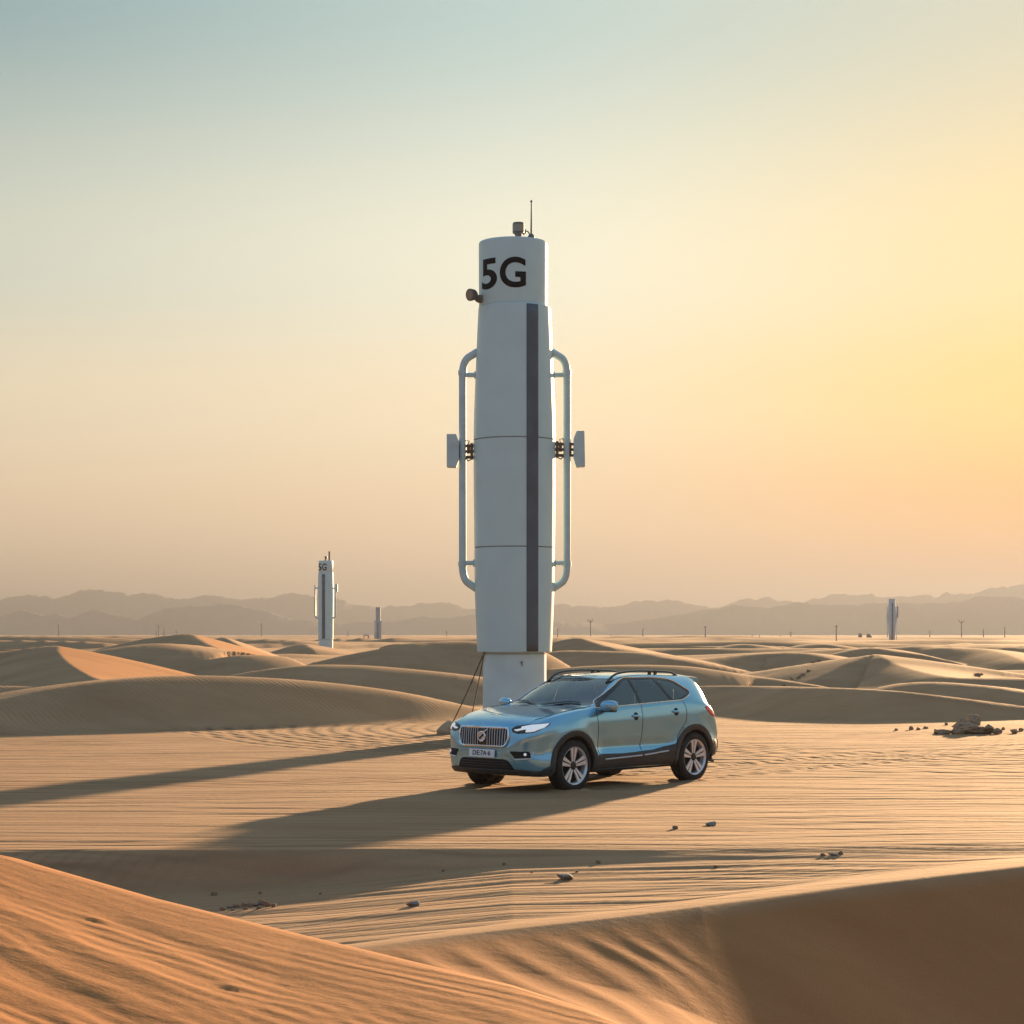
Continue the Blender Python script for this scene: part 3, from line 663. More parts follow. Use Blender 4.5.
# ---------------------------------------------------------------- distant towers
def far_tower(D, px, label, prof, capz, m, kind):
    x = (px-512)/FPX*D; z0 = zat(x, D)
    t = empty('telecom_tower', (x, D, z0-0.1), label, 'tower', 'telecom towers in the far desert')
    if kind == 1:
        q = MB().lathe([(0.86,-0.5),(0.86,1.55),(0.80,1.56),(0.80,1.7)], 36).build('base_column', white2, t); sm(q)
        q = MB().lathe([(0.80,1.60),(0.90,1.62),(0.93,4.5),(0.95,7.0),(0.92,9.3),(0.90,9.6),(0.86,9.62)], 48).build('tower_body', m, t); sm(q)
        q = MB().lathe([(0.84,9.62),(0.86,9.65),(0.86,10.95),(0.83,11.02),(0.02,11.05)], 48).build('tower_cap', m, t); sm(q)
        lettering('5G', [(-74, -30), (-26, 12)], 10.25, 0.85, lambda z: 0.86, 0.01, ink, q)
        stripe([(0.90,1.62),(0.93,4.5),(0.95,7.0),(0.92,9.3)], -0.38, 0.0, 1.7, 9.4, 0.02, slate, t)
        for sgn, xo in ((-1, 1.28), (1, 1.16)):
            b = MB(); b.tube([(sgn*0.85,0,4.15),(sgn*(xo-0.15),0,4.2),(sgn*xo,0,4.4),(sgn*xo,0,8.1)], 0.10, 8)
            b.tube([(sgn*xo,0,7.75),(sgn*0.85,0,7.75)], 0.09, 8); w_ = b.build('pipe_frame', pipem, t); sm(w_, 50)
        b = MB(); b.box((1.28,0,7.75), (0.28,0.4,0.95)); b.build('antenna_panel', pipem, t, bevel=0.02)
        b = MB(); b.tube([(0.42,0,11.0),(0.42,0,12.15)], 0.10, 8); b.build('whip_antenna', lampg, t)
        b = MB(); b.tube([(-0.08,0,11.0),(0.02,0,11.35)], 0.09, 8); b.box((0.02,0,11.45),(0.30,0.2,0.24)); b.build('beacon_lamp', lampg, t)
    elif kind == 2:
        q = MB().lathe([(0.95,-0.5),(0.95,6.2),(0.80,6.3),(0.80,11.0),(0.05,11.02)], 32).build('tower_body', m, t); sm(q)
        stripe([(0.95,0),(0.95,6.1)], -0.25, 0.15, 0.3, 6.0, 0.02, slate, t)
        b = MB(); b.tube([(-1.5,0,6.4),(1.5,0,6.4)], 0.17, 8); b.build('crossbar', pipem, t)
        b = MB(); b.tube([(-1.2,0,0),(-1.2,0,6.3)], 0.10, 8); b.box((-1.1,0,1.6), (0.5,0.5,1.6)); b.build('side_mast', pipem, t)
        b = MB(); b.tube([(0.98,0,0.2),(0.98,0,6.3)], 0.09, 8); b.build('pipe', pipem, t)
    else:
        q = MB().lathe([(0.52,-0.5),(0.52,0.9),(0.60,1.0),(0.80,3.4),(0.92,5.4),(0.92,6.6),(0.72,9.2),(0.66,9.35),(0.66,10.0),(0.04,10.02)], 36).build('tower_body', m, t); sm(q)
        stripe([(0.60,1.0),(0.80,3.4),(0.92,5.4),(0.92,6.6),(0.72,9.2)], -0.22, 0.12, 1.0, 9.2, 0.02, slate, t)
        b = MB(); b.box((1.15,0,7.1), (0.36,0.4,2.5)); b.box((0.95,0,6.6), (0.35,0.2,0.3)); b.build('antenna_panel', fargrey, t)
        b = MB(); b.tube([(-0.98,0,1.6),(-1.05,0,8.2)], 0.09, 8); b.tube([(-0.5,0,5.9),(-1.3,0,5.9)], 0.12, 8); b.build('side_mast', pipem, t)
        b = MB(); b.tube([(0.95,0,0.6),(1.0,0,6.0)], 0.07, 8); b.build('pipe', pipem, t)
    return t
far_tower(236, 325.8, 'white tower with black lettering rising between the dunes left of the big tower', None, 0, white, 1)
far_tower(640, 378.2, 'slim grey tower with a crossbar, smallest of the distant towers, left of the big tower', None, 0, fargrey, 2)
far_tower(428, 892, 'pale tapering tower far away on the right side, above the sand dunes', None, 0, farwhite, 3)

# ---------------------------------------------------------------- poles on the plain
polem = mat('pole_wood', (0.42, 0.36, 0.32), 0.8)
def pole(px, top, base, kind, label, group='poles standing on the far plain'):
    D = min(gnd(px, base), 1150)*1.0; x = (px-512)/FPX*D; z0 = zat(x, D)
    h = CAMH+(HY-top)/FPX*D-z0
    t = empty('utility_pole', (x, D, z0-0.05), label, 'pole', group)
    r = 0.00023*D+0.03
    MB().tube([(0,0,-0.5),(0,0,h)], [r*1.15, r*0.8], 8).build('post', polem, t)
    b = MB(); k = D/FPX
    if kind == 'Y':
        b.tube([(0,0,h-3.0*k),(-2.6*k,0,h-0.2*k)], r*0.7, 6); b.tube([(0,0,h-3.0*k),(2.6*k,0,h-0.2*k)], r*0.7, 6)
        b.tube([(-2.4*k,0,h-0.4*k),(-2.4*k,0,h+0.9*k)], r*0.6, 6); b.tube([(2.4*k,0,h-0.4*k),(2.4*k,0,h+0.9*k)], r*0.6, 6); b.build('crossarm', polem, t)
    elif kind == 'T':
        b.tube([(-1.5*k,0,h-0.7*k),(1.5*k,0,h-0.7*k)], r*0.7, 6); b.build('crossarm', polem, t)
        c = MB(); c.box((0,0,h-0.1*k), (1.0*k,0.6*k,0.9*k)); c.build('insulator', polem, t)
    elif kind == 'L':
        b.tube([(0,0,h-0.3*k),(1.6*k,0,h+0.2*k)], r*0.7, 6); b.build('lamp_arm', polem, t)
        c = MB(); c.box((1.7*k,0,h+0.1*k), (0.9*k,0.6*k,0.4*k)); c.build('lamp_head', polem, t)
    else:
        b.box((0,0,h+0.2*k), (1.0*k,0.6*k,0.7*k)); b.build('pole_cap', polem, t)
POLES = [(58.6,624.5,638.6,'T','leftmost pole, above the dune with the orange flank'),
 (261.5,623.8,639.2,'T','pole between the pyramid dune and the distant tower with lettering'),
 (348,631,637.8,'I','tiny pole just to the right of the distant tower with lettering'),
 (446.5,631,638.2,'T','short pole just to the left of the big tower'),
 (557.5,629,640.5,'L','short pole just to the right of the big tower'),
 (590.5,619.5,640,'Y','tall forked pole standing over the small dune right of the big tower'),
 (611,635,638.5,'I','tiny stub of a pole beside the forked pole over the small dune'),
 (642.8,628.8,641.5,'L','short bent topped pole above the roof of the car'),
 (705.3,626.2,642.5,'T','pole with a small crossarm above the rear of the car'),
 (752.3,635,639.2,'I','left one of two stub poles close together right of the car'),
 (759.5,635.3,638.9,'I','right one of two stub poles close together right of the car'),
 (780.2,636,640,'I','tiny pole between the stub pair and the short crossarm pole'),
 (790.8,632,640,'T','short pole with crossarm left of the tall crossarm pole'),
 (836.3,625.5,645,'T','tall pole with crossarm left of the two small tanks'),
 (929.8,631,640.5,'I','short pole right of the pale tapering tower'),
 (961.5,620.5,641.5,'Y','tall forked pole right of the pale tapering tower'),
 (983.5,629.5,641,'I','short pole just to the right of the forked pole, second from the right edge'),
 (1004.7,628,641.5,'I','plain pole nearest the right edge of the picture')]
for a in POLES: pole(*a)
# the group of masts behind the dune with the orange flank
for px, top, base, kind, lab in ((156.3,631,638,'I','short mast at the left of the mast cluster on the pyramid dune'),
    (158.6,624.5,638,'Y','tallest forked mast of the cluster on the pyramid dune'), (163.9,627.8,638,'I','thick blunt mast at the right of the mast cluster on the pyramid dune'),
    (176.4,629.8,638,'T','lone small mast right of the cluster on the pyramid dune')):
    pole(px, top, base, kind, lab, 'masts in a cluster on the left horizon')
# two tanks and a lean-to far away
tankm = mat('tank_paint', (0.22, 0.19, 0.17), 0.7, noise=0.2, scale=0.5)
def tank(px, y0, y1, w, label, slant):
    D = gnd(px, y1); x = (px-512)/FPX*D; k = D/FPX
    t = empty('water_tank', (x, D, 0), label, 'tank', 'tanks on the far plain'); h = (y1-y0)*k
    q = MB().lathe([(w*k/2,0.35),(w*k/2,h*0.88),(w*k*0.35,h)], 20).build('tank_shell', tankm, t); sm(q)
    for a in range(4):
        b = MB(); b.box((math.cos(a*1.571+.8)*w*k*0.35, math.sin(a*1.571+.8)*w*k*0.35, 0.15), (0.2,0.2,0.7)); b.build('leg', tankm, t)
    if slant:
        b = MB(); b.tube([(w*k*0.5,0,h*0.75),(w*k*1.0,0,0)], 0.16, 6); b.build('ladder', tankm, t)
tank(860.2, 633.3, 640.5, 4.0, 'left one of two small tanks left of the pale tapering tower', False)
tank(868.6, 633.8, 640.8, 4.2, 'right one of two small tanks, with a sloping ladder', True)
D = gnd(367, 640.2); k = D/FPX
t = empty('lean_to', ((366.5-512)/FPX*D, D, 0), 'small dark lean-to shelter beside the slim tower with the crossbar', 'shelter')
b = MB(); b.tube([(-2.6*k,0,0.2),(-2.4*k,0,4.6*k)], 0.18, 6); b.build('post', polem, t)
b = MB(); b.tube([(2.0*k,0,0),(2.0*k,0,5*k)], 0.3, 6); b.build('post', polem, t)
b = MB(); b.tube([(-3*k,0,4.4*k),(-1*k,0,5.3*k),(1.2*k,0,4.9*k),(2.6*k,0,3.0*k)], 0.30, 6); b.build('roof', polem, t)

# ---------------------------------------------------------------- stones
stone_b = mat('stone_brown', (0.42, 0.275, 0.175), 0.95, noise=0.45, scale=9, bump=0.03)
stone_g = mat('stone_grey', (0.34, 0.32, 0.30), 0.9, noise=0.4, scale=10, bump=0.02)
def rock_mesh(seed, flatn=0.6, m=None, sub=3, jag=0.5):
    bm = bmesh.new(); bmesh.ops.create_icosphere(bm, subdivisions=sub, radius=0.5)
    r = random.Random(seed)
    pl = [(Vector((r.gauss(0,1), r.gauss(0,1), r.gauss(0,1))).normalized(), r.uniform(0.26, 0.42)) for _ in range(11)]
    from mathutils import noise as mn
    for v in bm.verts:
        c = v.co.copy()
        for nn, d in pl:
            e_ = c.dot(nn)-d
            if e_ > 0: c -= nn*e_*0.92
        c *= 1+jag*0.35*mn.fractal(c*3+Vector((seed, 0, 0)), 1.1, 2.0, 3)
        c.z *= flatn; v.co = c
    me_ = bpy.data.meshes.new('stone'); bm.to_mesh(me_); bm.free(); me_.materials.append(m or stone_b)
    return me_
RM = [rock_mesh(i, f, stone_b) for i, f in enumerate((0.7, 0.5, 0.8, 0.6))]
RG = [rock_mesh(i+20, f, stone_g) for i, f in enumerate((0.4, 0.55, 0.35))]
rr = random.Random(3)
def stone(px, py, wpx, label, group, grey=False, D=None, sz=1.0, dz=0.0, name='stone', dy=0.0):
    D = D or gnd(px, py)
    for _ in range(4):                               # settle on the real surface
        x = (px-512)/FPX*D; z = zat(x, D); 
        if z > CAMH-0.2: break
        D = D+0.6*((CAMH-z)*FPX/(py-HY)-D)
    D += dy
    x = (px-512)/FPX*D; z = zat(x, D); s = wpx/FPX*D
    o = bpy.data.objects.new(name, (RG if grey else RM)[rr.randrange(3)]); C.objects.link(o)
    o.location = (x, D, z+dz+s*0.12*sz); o.scale = (s, s*rr.uniform(0.7, 1.1), s*sz); o.rotation_euler = (rr.uniform(-.2,.2), rr.uniform(-.2,.2), rr.uniform(0, 6.28))
    tag(o, label, 'stone', group); return o
# the mound of broken rock on the right, one boulder at a time
def boulder(px, py, w, h, seed, label, jag=1.0, dy=0.0, lift=0.0):
    D = gnd(px, 733.5)+dy; x = (px-512)/FPX*D; z = zat(x, D)
    o = bpy.data.objects.new('boulder', rock_mesh(seed, 1.0, stone_b, 4, jag*0.8)); C.objects.link(o)
    k = D/FPX; o.scale = (w*k*1.15, w*k*0.9, h*k*1.25); o.location = (x, D, z+h*k*0.42+lift*k); o.rotation_euler = (0, 0, seed)
    tag(o, label, 'boulder', 'boulders of the rock mound')
boulder(968, 733, 34, 12, 41, 'broad lower boulder in the middle of the rock mound on the right', 0.7)
boulder(963, 733, 19, 14, 42, 'left shoulder boulder of the rock mound on the right', 0.7, 0.1)
boulder(973, 733, 20, 18, 43, 'tall peak boulder at the top of the rock mound on the right', 0.7, 0.15)
boulder(958, 733, 14, 8, 44, 'small boulder at the left foot of the rock mound', 0.7, -0.2)
boulder(988, 733, 17, 10, 45, 'rounded boulder at the right end of the rock mound', 0.7, -0.1)
boulder(996, 733, 12, 6, 46, 'low boulder trailing off the right end of the rock mound', 0.7, -0.2)
boulder(944, 733, 18, 4.5, 47, 'flat long boulder lying left of the rock mound', 0.7, -0.2)
boulder(937, 733, 10, 5, 48, 'small lump next to the flat boulder left of the mound', 0.7, 0)
boulder(1014, 732, 9, 4.5, 49, 'small boulder close to the right edge, right of the mound', 0.7, 0)
for px, py, w, lab in ((896,730.5,5,'leftmost loose stone in the row left of the rock mound'),(911,730,8,'second loose stone in the row left of the rock mound'),
    (918,730,6,'third loose stone in the row left of the rock mound'),(926,728.5,6,'fourth loose stone in the row left of the rock mound'),(946,725,5,'stone up behind the row, just left of the rock mound'),
    (1003,730,6,'loose stone right next to the right end of the rock mound'),(1021,731,6,'loose stone at the very right edge of the picture by the rock mound')):
    stone(px, py, w, lab, 'loose stones around the rock mound')
for px, py, w, g, lab in ((565,879,18,True,'pale grey flat stone below the car, in front of the ruts'),(413,905,15,True,'pale grey flat stone near the crest of the left foreground dune'),
    (712,825.5,13,True,'grey stone on the flat below the rear of the car, right one of two'),(675,829,7,False,'small brown stone left of the grey stone below the rear of the car'),
    (643,921,0,False,''),(214,893,8,False,'brown lump left above the heap of rubble by the foreground dune'),(598,863,6,False,'small brown stone on the lower ground under the car'),
    (833,855,10,True,'grey stone at the left of the row on the right lower ground'),(823,855.5,6,False,'little brown stone beside the grey one on the right lower ground'),(841,854,7,False,'brown stone at the right end of that row on the right lower ground'),
    (901,786,0,False,'single stone on the flat sand right of the car, left one of two'),(987,789,0,False,'single stone on the flat sand far right of the car, right one of two'),
    (577,872,4,False,'pebble next to the pale flat stone below the car'),(532,872,4,False,'pebble left above the pale flat stone below the car'),(716,867,6,False,'pebble on the lower ground right of the pale flat stone'),
    (320,894,4,False,'pebble right of the heap of rubble'),(300,803.5,0,False,'flat dark chip in the sand at the edge of the car shadow'),(317,775,0,False,'tiny stone on the flat between the two long shadows'),
    (443,859,4,False,'pebble under the lip, below the shadow of the car'),(260,869,5,False,'pebble in the shade below the lip on the left'),(504,857,4,False,'pebble just under the lip below the front of the car')):
    if w: stone(px, py, w, lab, 'loose stones on the foreground sand', g)
# heap of rubble by the near dune
for i, (px, py, w) in enumerate(((222,908,6),(229,906,5),(236,905.5,7),(243,905,8),(250,904.5,9),(256,904,10),(262,903.5,9),(268,904.5,8),(274,906,6),(233,909,5),(246,908,6),(259,908,6),(217,912,5),(222,913,6))):
    stone(px, py, w*1.15, 'one of the brown pieces in the low heap of rubble behind the left foreground dune', 'pieces of the rubble heap', i % 4 == 1, sz=1.1)
for i, (px, py, w, lab) in enumerate(((756,676.5,4,'leftmost dark tuft in the hollow right of the car'),(766,679,4,''),(772,679.5,5,''),(783,682,4,''),(792,677.5,3,''),(798,677.5,4,''),(803,677,4,''),(809,676,3.5,''),(813,672,3,''),(820,672,5,'largest and rightmost dark tuft in the hollow right of the car'))):
    D = 92-1.1*(py-672) if px > 785 else 84-1.5*(py-677)
    x = (px-512)/FPX*D
    o = bpy.data.objects.new('dry_tuft', rock_mesh(60+i, 0.8, stone_b, 3, 2.6)); C.objects.link(o); k = D/FPX
    o.scale = (w*k*1.3, w*k, w*k*0.9); o.location = (x, D, zat(x, D)+w*k*0.2)
    tag(o, lab or 'dark tuft in the middle of the row in the hollow right of the car', 'tuft', 'dark tufts in the hollow')
for px, py, w, D, lab in ((947,664,6,100,'dark tuft on the sand below the shaded dune at the right'),(951,664.5,4,100,'smaller dark tuft touching the one below the shaded dune'),(1019,667,7,95,'dark tuft at the right edge behind the pointed dune'),(979,674,9,85,'low dark tuft line under the crest right of the pointed dune')):
    x = (px-512)/FPX*D; o = bpy.data.objects.new('dry_tuft', rock_mesh(80+px, 0.7, stone_b, 3, 2.4)); C.objects.link(o); k = D/FPX
    o.scale = (w*k*1.2, w*k, w*k*0.7); o.location = (x, D, zat(x, D)+w*k*0.2); tag(o, lab, 'tuft', 'dark tufts far right')
# anchor of the guy cables
bagm = mat('sand_bag_cloth', (0.48, 0.35, 0.23), 0.9, noise=0.2, scale=12, bump=0.01)
bm = bmesh.new(); bmesh.ops.create_icosphere(bm, subdivisions=4, radius=0.5)
from mathutils import noise as mno
for v in bm.verts:
    c = v.co; c.z = max(c.z, -0.2); f = 1+0.12*mno.fractal(c*3, 1, 2, 4); c.x *= f; c.y *= f
    if c.z > 0: c.z *= 1.25-0.9*min(1, math.hypot(c.x, c.y)*1.2)
me_ = bpy.data.meshes.new('sandbag'); bm.to_mesh(me_); bm.free(); me_.materials.append(bagm)
o = bpy.data.objects.new('sandbag', me_); C.objects.link(o); o.location = (AN.x+0.04, AN.y, AN.z+0.05); o.scale = (0.55, 0.45, 0.42); sm(o, 60)
tag(o, 'beige cloth sandbag holding down the brown cables, left of the car front', 'sandbag')

# ================================================================ the car
paint = mat('ice_blue_paint', (0.25, 0.56, 0.80), 0.15, metal=0.68, coat=1.0)
dark = mat('grey_cladding', (0.045, 0.047, 0.052), 0.55, noise=0.15, scale=14)
black = mat('gloss_black', (0.012, 0.013, 0.015), 0.18, coat=0.5)
matt = mat('underbody_black', (0.012, 0.012, 0.012), 0.8)
rubber = mat('tyre_rubber', (0.016, 0.016, 0.017), 0.75, noise=0.2, scale=12)
chrome = mat('chrome', (0.82, 0.86, 0.90), 0.16, metal=1.0)
alloy = mat('alloy_silver', (0.78, 0.80, 0.84), 0.30, metal=0.45)
alloyd = mat('alloy_dark', (0.03, 0.03, 0.033), 0.4, metal=0.5)
satin = mat('satin_silver', (0.62, 0.66, 0.72), 0.35, metal=0.25)
redl = mat('tail_red', (0.80, 0.02, 0.015), 0.2, coat=1.0)
lampw = mat('lamp_clear', (0.92, 0.95, 1.0), 0.12, metal=0.1, coat=1.0, emit=(0.85, 0.93, 1.0, 0.07))
plate = mat('plate_white', (0.80, 0.86, 0.92), 0.4)
seatm = mat('seat_dark', (0.055, 0.055, 0.058), 0.7)
beige = mat('seat_beige', (0.42, 0.40, 0.33), 0.7)
lining = mat('cabin_lining', (0.20, 0.21, 0.20), 0.8)
def glass_mat(name, tint, mixv):
    m = bpy.data.materials.new(name); m.use_nodes = True; n_ = m.node_tree.nodes; l_ = m.node_tree.links; n_.clear()
    o_ = n_.new('ShaderNodeOutputMaterial'); t_ = n_.new('ShaderNodeBsdfTransparent'); t_.inputs[0].default_value = (*tint, 1)
    g_ = n_.new('ShaderNodeBsdfGlossy'); g_.inputs['Roughness'].default_value = 0.03; g_.inputs[0].default_value = (0.9, 0.95, 1, 1)
    f_ = n_.new('ShaderNodeFresnel'); f_.inputs[0].default_value = 1.5
    a_ = n_.new('ShaderNodeMath'); a_.operation = 'MULTIPLY_ADD'; a_.inputs[1].default_value = 0.9; a_.inputs[2].default_value = mixv; a_.use_clamp = True
    x_ = n_.new('ShaderNodeMixShader'); l_.new(f_.outputs[0], a_.inputs[0]); l_.new(a_.outputs[0], x_.inputs[0])
    l_.new(t_.outputs[0], x_.inputs[1]); l_.new(g_.outputs[0], x_.inputs[2]); l_.new(x_.outputs[0], o_.inputs[0]); return m
gl_w = glass_mat('windscreen_glass', (0.96, 0.98, 0.97), 0.17)
gl_f = glass_mat('side_glass', (0.92, 0.96, 0.96), 0.14)
gl_r = glass_mat('privacy_glass', (0.62, 0.68, 0.70), 0.13)

# rows from nose to tail: x, bottom z, half width, shoulder(y,z), p9(y,z), p10(y,z), p11 dy,z , centre z, plan curve (top), plan curve (low)
ROWS = [
 (2.335,.58,.46,(.42,.66),(.32,.68),(.16,.68),.68,.02,.02),
 (2.33,.42,.70,(.63,.82),(.48,.855),(.26,.86),.862,.10,.10),
 (2.31,.33,.80,(.745,.915),(.60,.945),(.32,.955),.957,.13,.13),
 (2.25,.26,.865,(.80,.97),(.66,1.00),(.35,1.015),1.018,.16,.16),
 (2.10,.235,.905,(.83,1.02),(.70,1.055),(.37,1.07),1.075,.16,.16),
 (1.86,.24,.925,(.85,1.065),(.74,1.105),(.40,1.12),1.125,.10,.08),
 (1.55,.25,.940,(.87,1.11),(.76,1.15),(.41,1.165),1.168,.04,.03),
 (1.28,.26,.940,(.875,1.145),(.775,1.182),(.42,1.195),1.198,.04,.0),
 (1.10,.27,.935,(.875,1.16),(.79,1.20),(.43,1.215),1.22,.10,.0),
 (0.92,.27,.930,(.880,1.168),(.785,1.262),(.42,1.315),1.33,.16,.0),
 (0.66,.27,.928,(.885,1.178),(.745,1.382),(.40,1.445),1.462,.16,.0),
 (0.40,.27,.927,(.888,1.188),(.700,1.498),(.37,1.555),1.572,.14,.0),
 (0.14,.27,.927,(.890,1.198),(.645,1.592),(.35,1.628),1.640,.11,.0),
 (-0.12,.27,.928,(.892,1.206),(.622,1.628),(.34,1.654),1.662,.05,.0),
 (-0.50,.27,.930,(.894,1.222),(.620,1.640),(.34,1.666),1.674,.0,.0),
 (-0.95,.275,.934,(.896,1.245),(.610,1.630),(.34,1.655),1.663,.0,.0),
 (-1.35,.29,.938,(.890,1.262),(.600,1.612),(.33,1.648),1.656,-.02,-.01),
 (-1.67,.31,.930,(.868,1.258),(.580,1.598),(.32,1.628),1.636,-.05,-.05),
 (-1.87,.33,.918,(.838,1.225),(.565,1.518),(.31,1.545),1.555,-.07,-.10),
 (-2.02,.34,.905,(.805,1.150),(.570,1.290),(.31,1.305),1.312,-.08,-.13),
 (-2.13,.35,.885,(.785,1.050),(.580,1.095),(.32,1.100),1.104,-.10,-.15),
 (-2.20,.38,.860,(.770,.900),(.590,.915),(.32,.918),.920,-.10,-.16),
 (-2.24,.44,.80,(.70,.76),(.53,.765),(.29,.766),.768,-.09,-.13),
 (-2.25,.55,.55,(.50,.66),(.38,.665),(.2,.665),.665,-.04,-.04),
]
def ringpts(r):
    x, zb, ys, p8, p10, p11, zc, ct, cl = r
    P = [(0, zb), (ys*.55, zb), (ys*.88, zb)]
    fr = (.06, .17, .30, .44, .60, .76, .90)
    fy = (.955, .985, .990, .975, .985, 1.0, .985)
    cab = x < 1.0 and x > -1.6
    for f_, y_ in zip(fr, fy): P.append((ys*y_, zb+(p8[1]-zb)*f_))
    P.append(p8)
    if zc-p8[1] > 0.2:
        my = p8[0]+(p10[0]-p8[0])*0.42; P.append((my+0.012, p8[1]+(p10[1]-p8[1])*0.48))
        my = p8[0]+(p10[0]-p8[0])*0.84; P.append((my+0.018, p8[1]+(p10[1]-p8[1])*0.88))
    else:
        P.append((p8[0]+(p10[0]-p8[0])*0.35, p8[1]+(p10[1]-p8[1])*0.55)); P.append((p8[0]+(p10[0]-p8[0])*0.7, p8[1]+(p10[1]-p8[1])*0.85))
    P += [(p10[0]-(0.035 if zc-p8[1] > 0.2 else 0.0), p10[1]+(0.012 if zc-p8[1] > 0.2 else 0)), p11, (0, zc)]
    out = []
    for j, (y, z) in enumerate(P):
        wt = 0 if j <= 10 else (0.5 if j == 11 else 1)
        c = cl+(ct-cl)*wt
        out.append((x-c*(y/0.85)**2, y, z))
    return out
CG = np.array([ringpts(r) for r in ROWS])           # rows x ring x 3
def cr_interp(A, m):                                 # monotone-ish Catmull-Rom along axis 0
    n_ = len(A); out = []
    for i in range(n_-1):
        p1, p2 = A[i], A[i+1]; p0 = A[i-1] if i else 2*p1-p2; p3 = A[i+2] if i+2 < n_ else 2*p2-p1
        for k in range(m):
            t = k/m
            out.append(0.5*((2*p1)+(p2-p0)*t+(2*p0-5*p1+4*p2-p3)*t*t+(3*p1-p0-3*p2+p3)*t**3))
    out.append(A[-1]); return np.array(out)
G1 = cr_interp(CG, 6)
G2 = np.swapaxes(cr_interp(np.swapaxes(G1, 0, 1), 5), 0, 1)
G2[:, 0, 1] = 0; G2[:, -1, 1] = 0
# crisp lines pressed into the metal: door hollow and shoulder crease
def press(p):
    x, y, z = p
    if abs(y) > 0.6 and 0.3 < z < 1.15:
        xr = min(1, max(0, (1.05-x)/0.35))*min(1, max(0, (x+1.0)/0.35))
        top = 0.80+0.02*x
        hollow = math.exp(-((z-0.60)/0.085)**2)
        y -= math.copysign(0.046*hollow*xr, y)
        y += math.copysign(0.010*math.exp(-((z-0.50-0.01*(0.5-x))/0.05)**2)*xr, y)
        # haunches over the wheels
        for cx in (1.40, -1.40):
            d = math.hypot(x-cx, z-0.37)
            y += math.copysign(0.020*math.exp(-((d-0.50)/0.10)**2), y)
    return (x, y, z)
nu, nv = G2.shape[:2]
vs = []; fs = []
for i in range(nu):
    for j in range(nv): vs.append(press(tuple(G2[i, j])))
for i in range(nu):
    for j in range(1, nv-1):
        x, y, z = vs[i*nv+j]; vs.append((x, -y, z))
def vid(i, j, s): return i*nv+j if s > 0 or j in (0, nv-1) else nu*nv+i*(nv-2)+(j-1)
for i in range(nu-1):
    for j in range(nv-1):
        for s in (1, -1):
            f = (vid(i, j, s), vid(i+1, j, s), vid(i+1, j+1, s), vid(i, j+1, s)); fs.append(f if s < 0 else f[::-1])
for i, fl_ in ((0, False), (nu-1, True)):
    for j in range(nv-1):                            # close nose and tail across the middle
        f = (vid(i, j, 1), vid(i, j+1, 1), vid(i, j+1, -1), vid(i, j, -1))
        f = tuple(dict.fromkeys(f))
        if len(f) > 2: fs.append(f if not fl_ else f[::-1])
gm = bpy.data.meshes.new('body'); gm.from_pydata(vs, [], fs); gm.update()
gb = bmesh.new(); gb.from_mesh(gm); bmesh.ops.remove_doubles(gb, verts=gb.verts[:], dist=1e-5); bmesh.ops.recalc_face_normals(gb, faces=gb.faces[:])
BV = BVHTree.FromBMesh(gb)
def hit(p, d):
    q, n_, i, dist = BV.ray_cast(Vector(p), Vector(d)); return (q, n_) if q else (None, None)
def side(x, z, s=1):
    q, n_ = hit((x, s*1.6, z), (0, -s, 0))
    if q is None: return Vector((x, s*0.9, z)), Vector((0, s, 0))
    return q, (n_ if n_.y*s > 0 else -n_)
def nose(y, z):
    q, n_ = hit((3.2, y, z), (-1, 0, 0))
    if q is None: return Vector((2.2, y, z)), Vector((1, 0, 0))
    return q, (n_ if n_.x > 0 else -n_)
def tail(y, z):
    q, n_ = hit((-3.2, y, z), (1, 0, 0))
    if q is None: return Vector((-2.1, y, z)), Vector((-1, 0, 0))
    return q, (n_ if n_.x < 0 else -n_)
def topz(x, y):
    q, n_ = hit((x, y, 2.6), (0, 0, -1)); return q, n_

CX, CY = 1.18, 29.85
car = empty('parked_car', (CX, CY, 0.0), 'metallic ice blue compact SUV parked on the flat sand in front of the big tower', 'car', rz=math.atan2(-.730, -.683))
car.location.z = -0.012

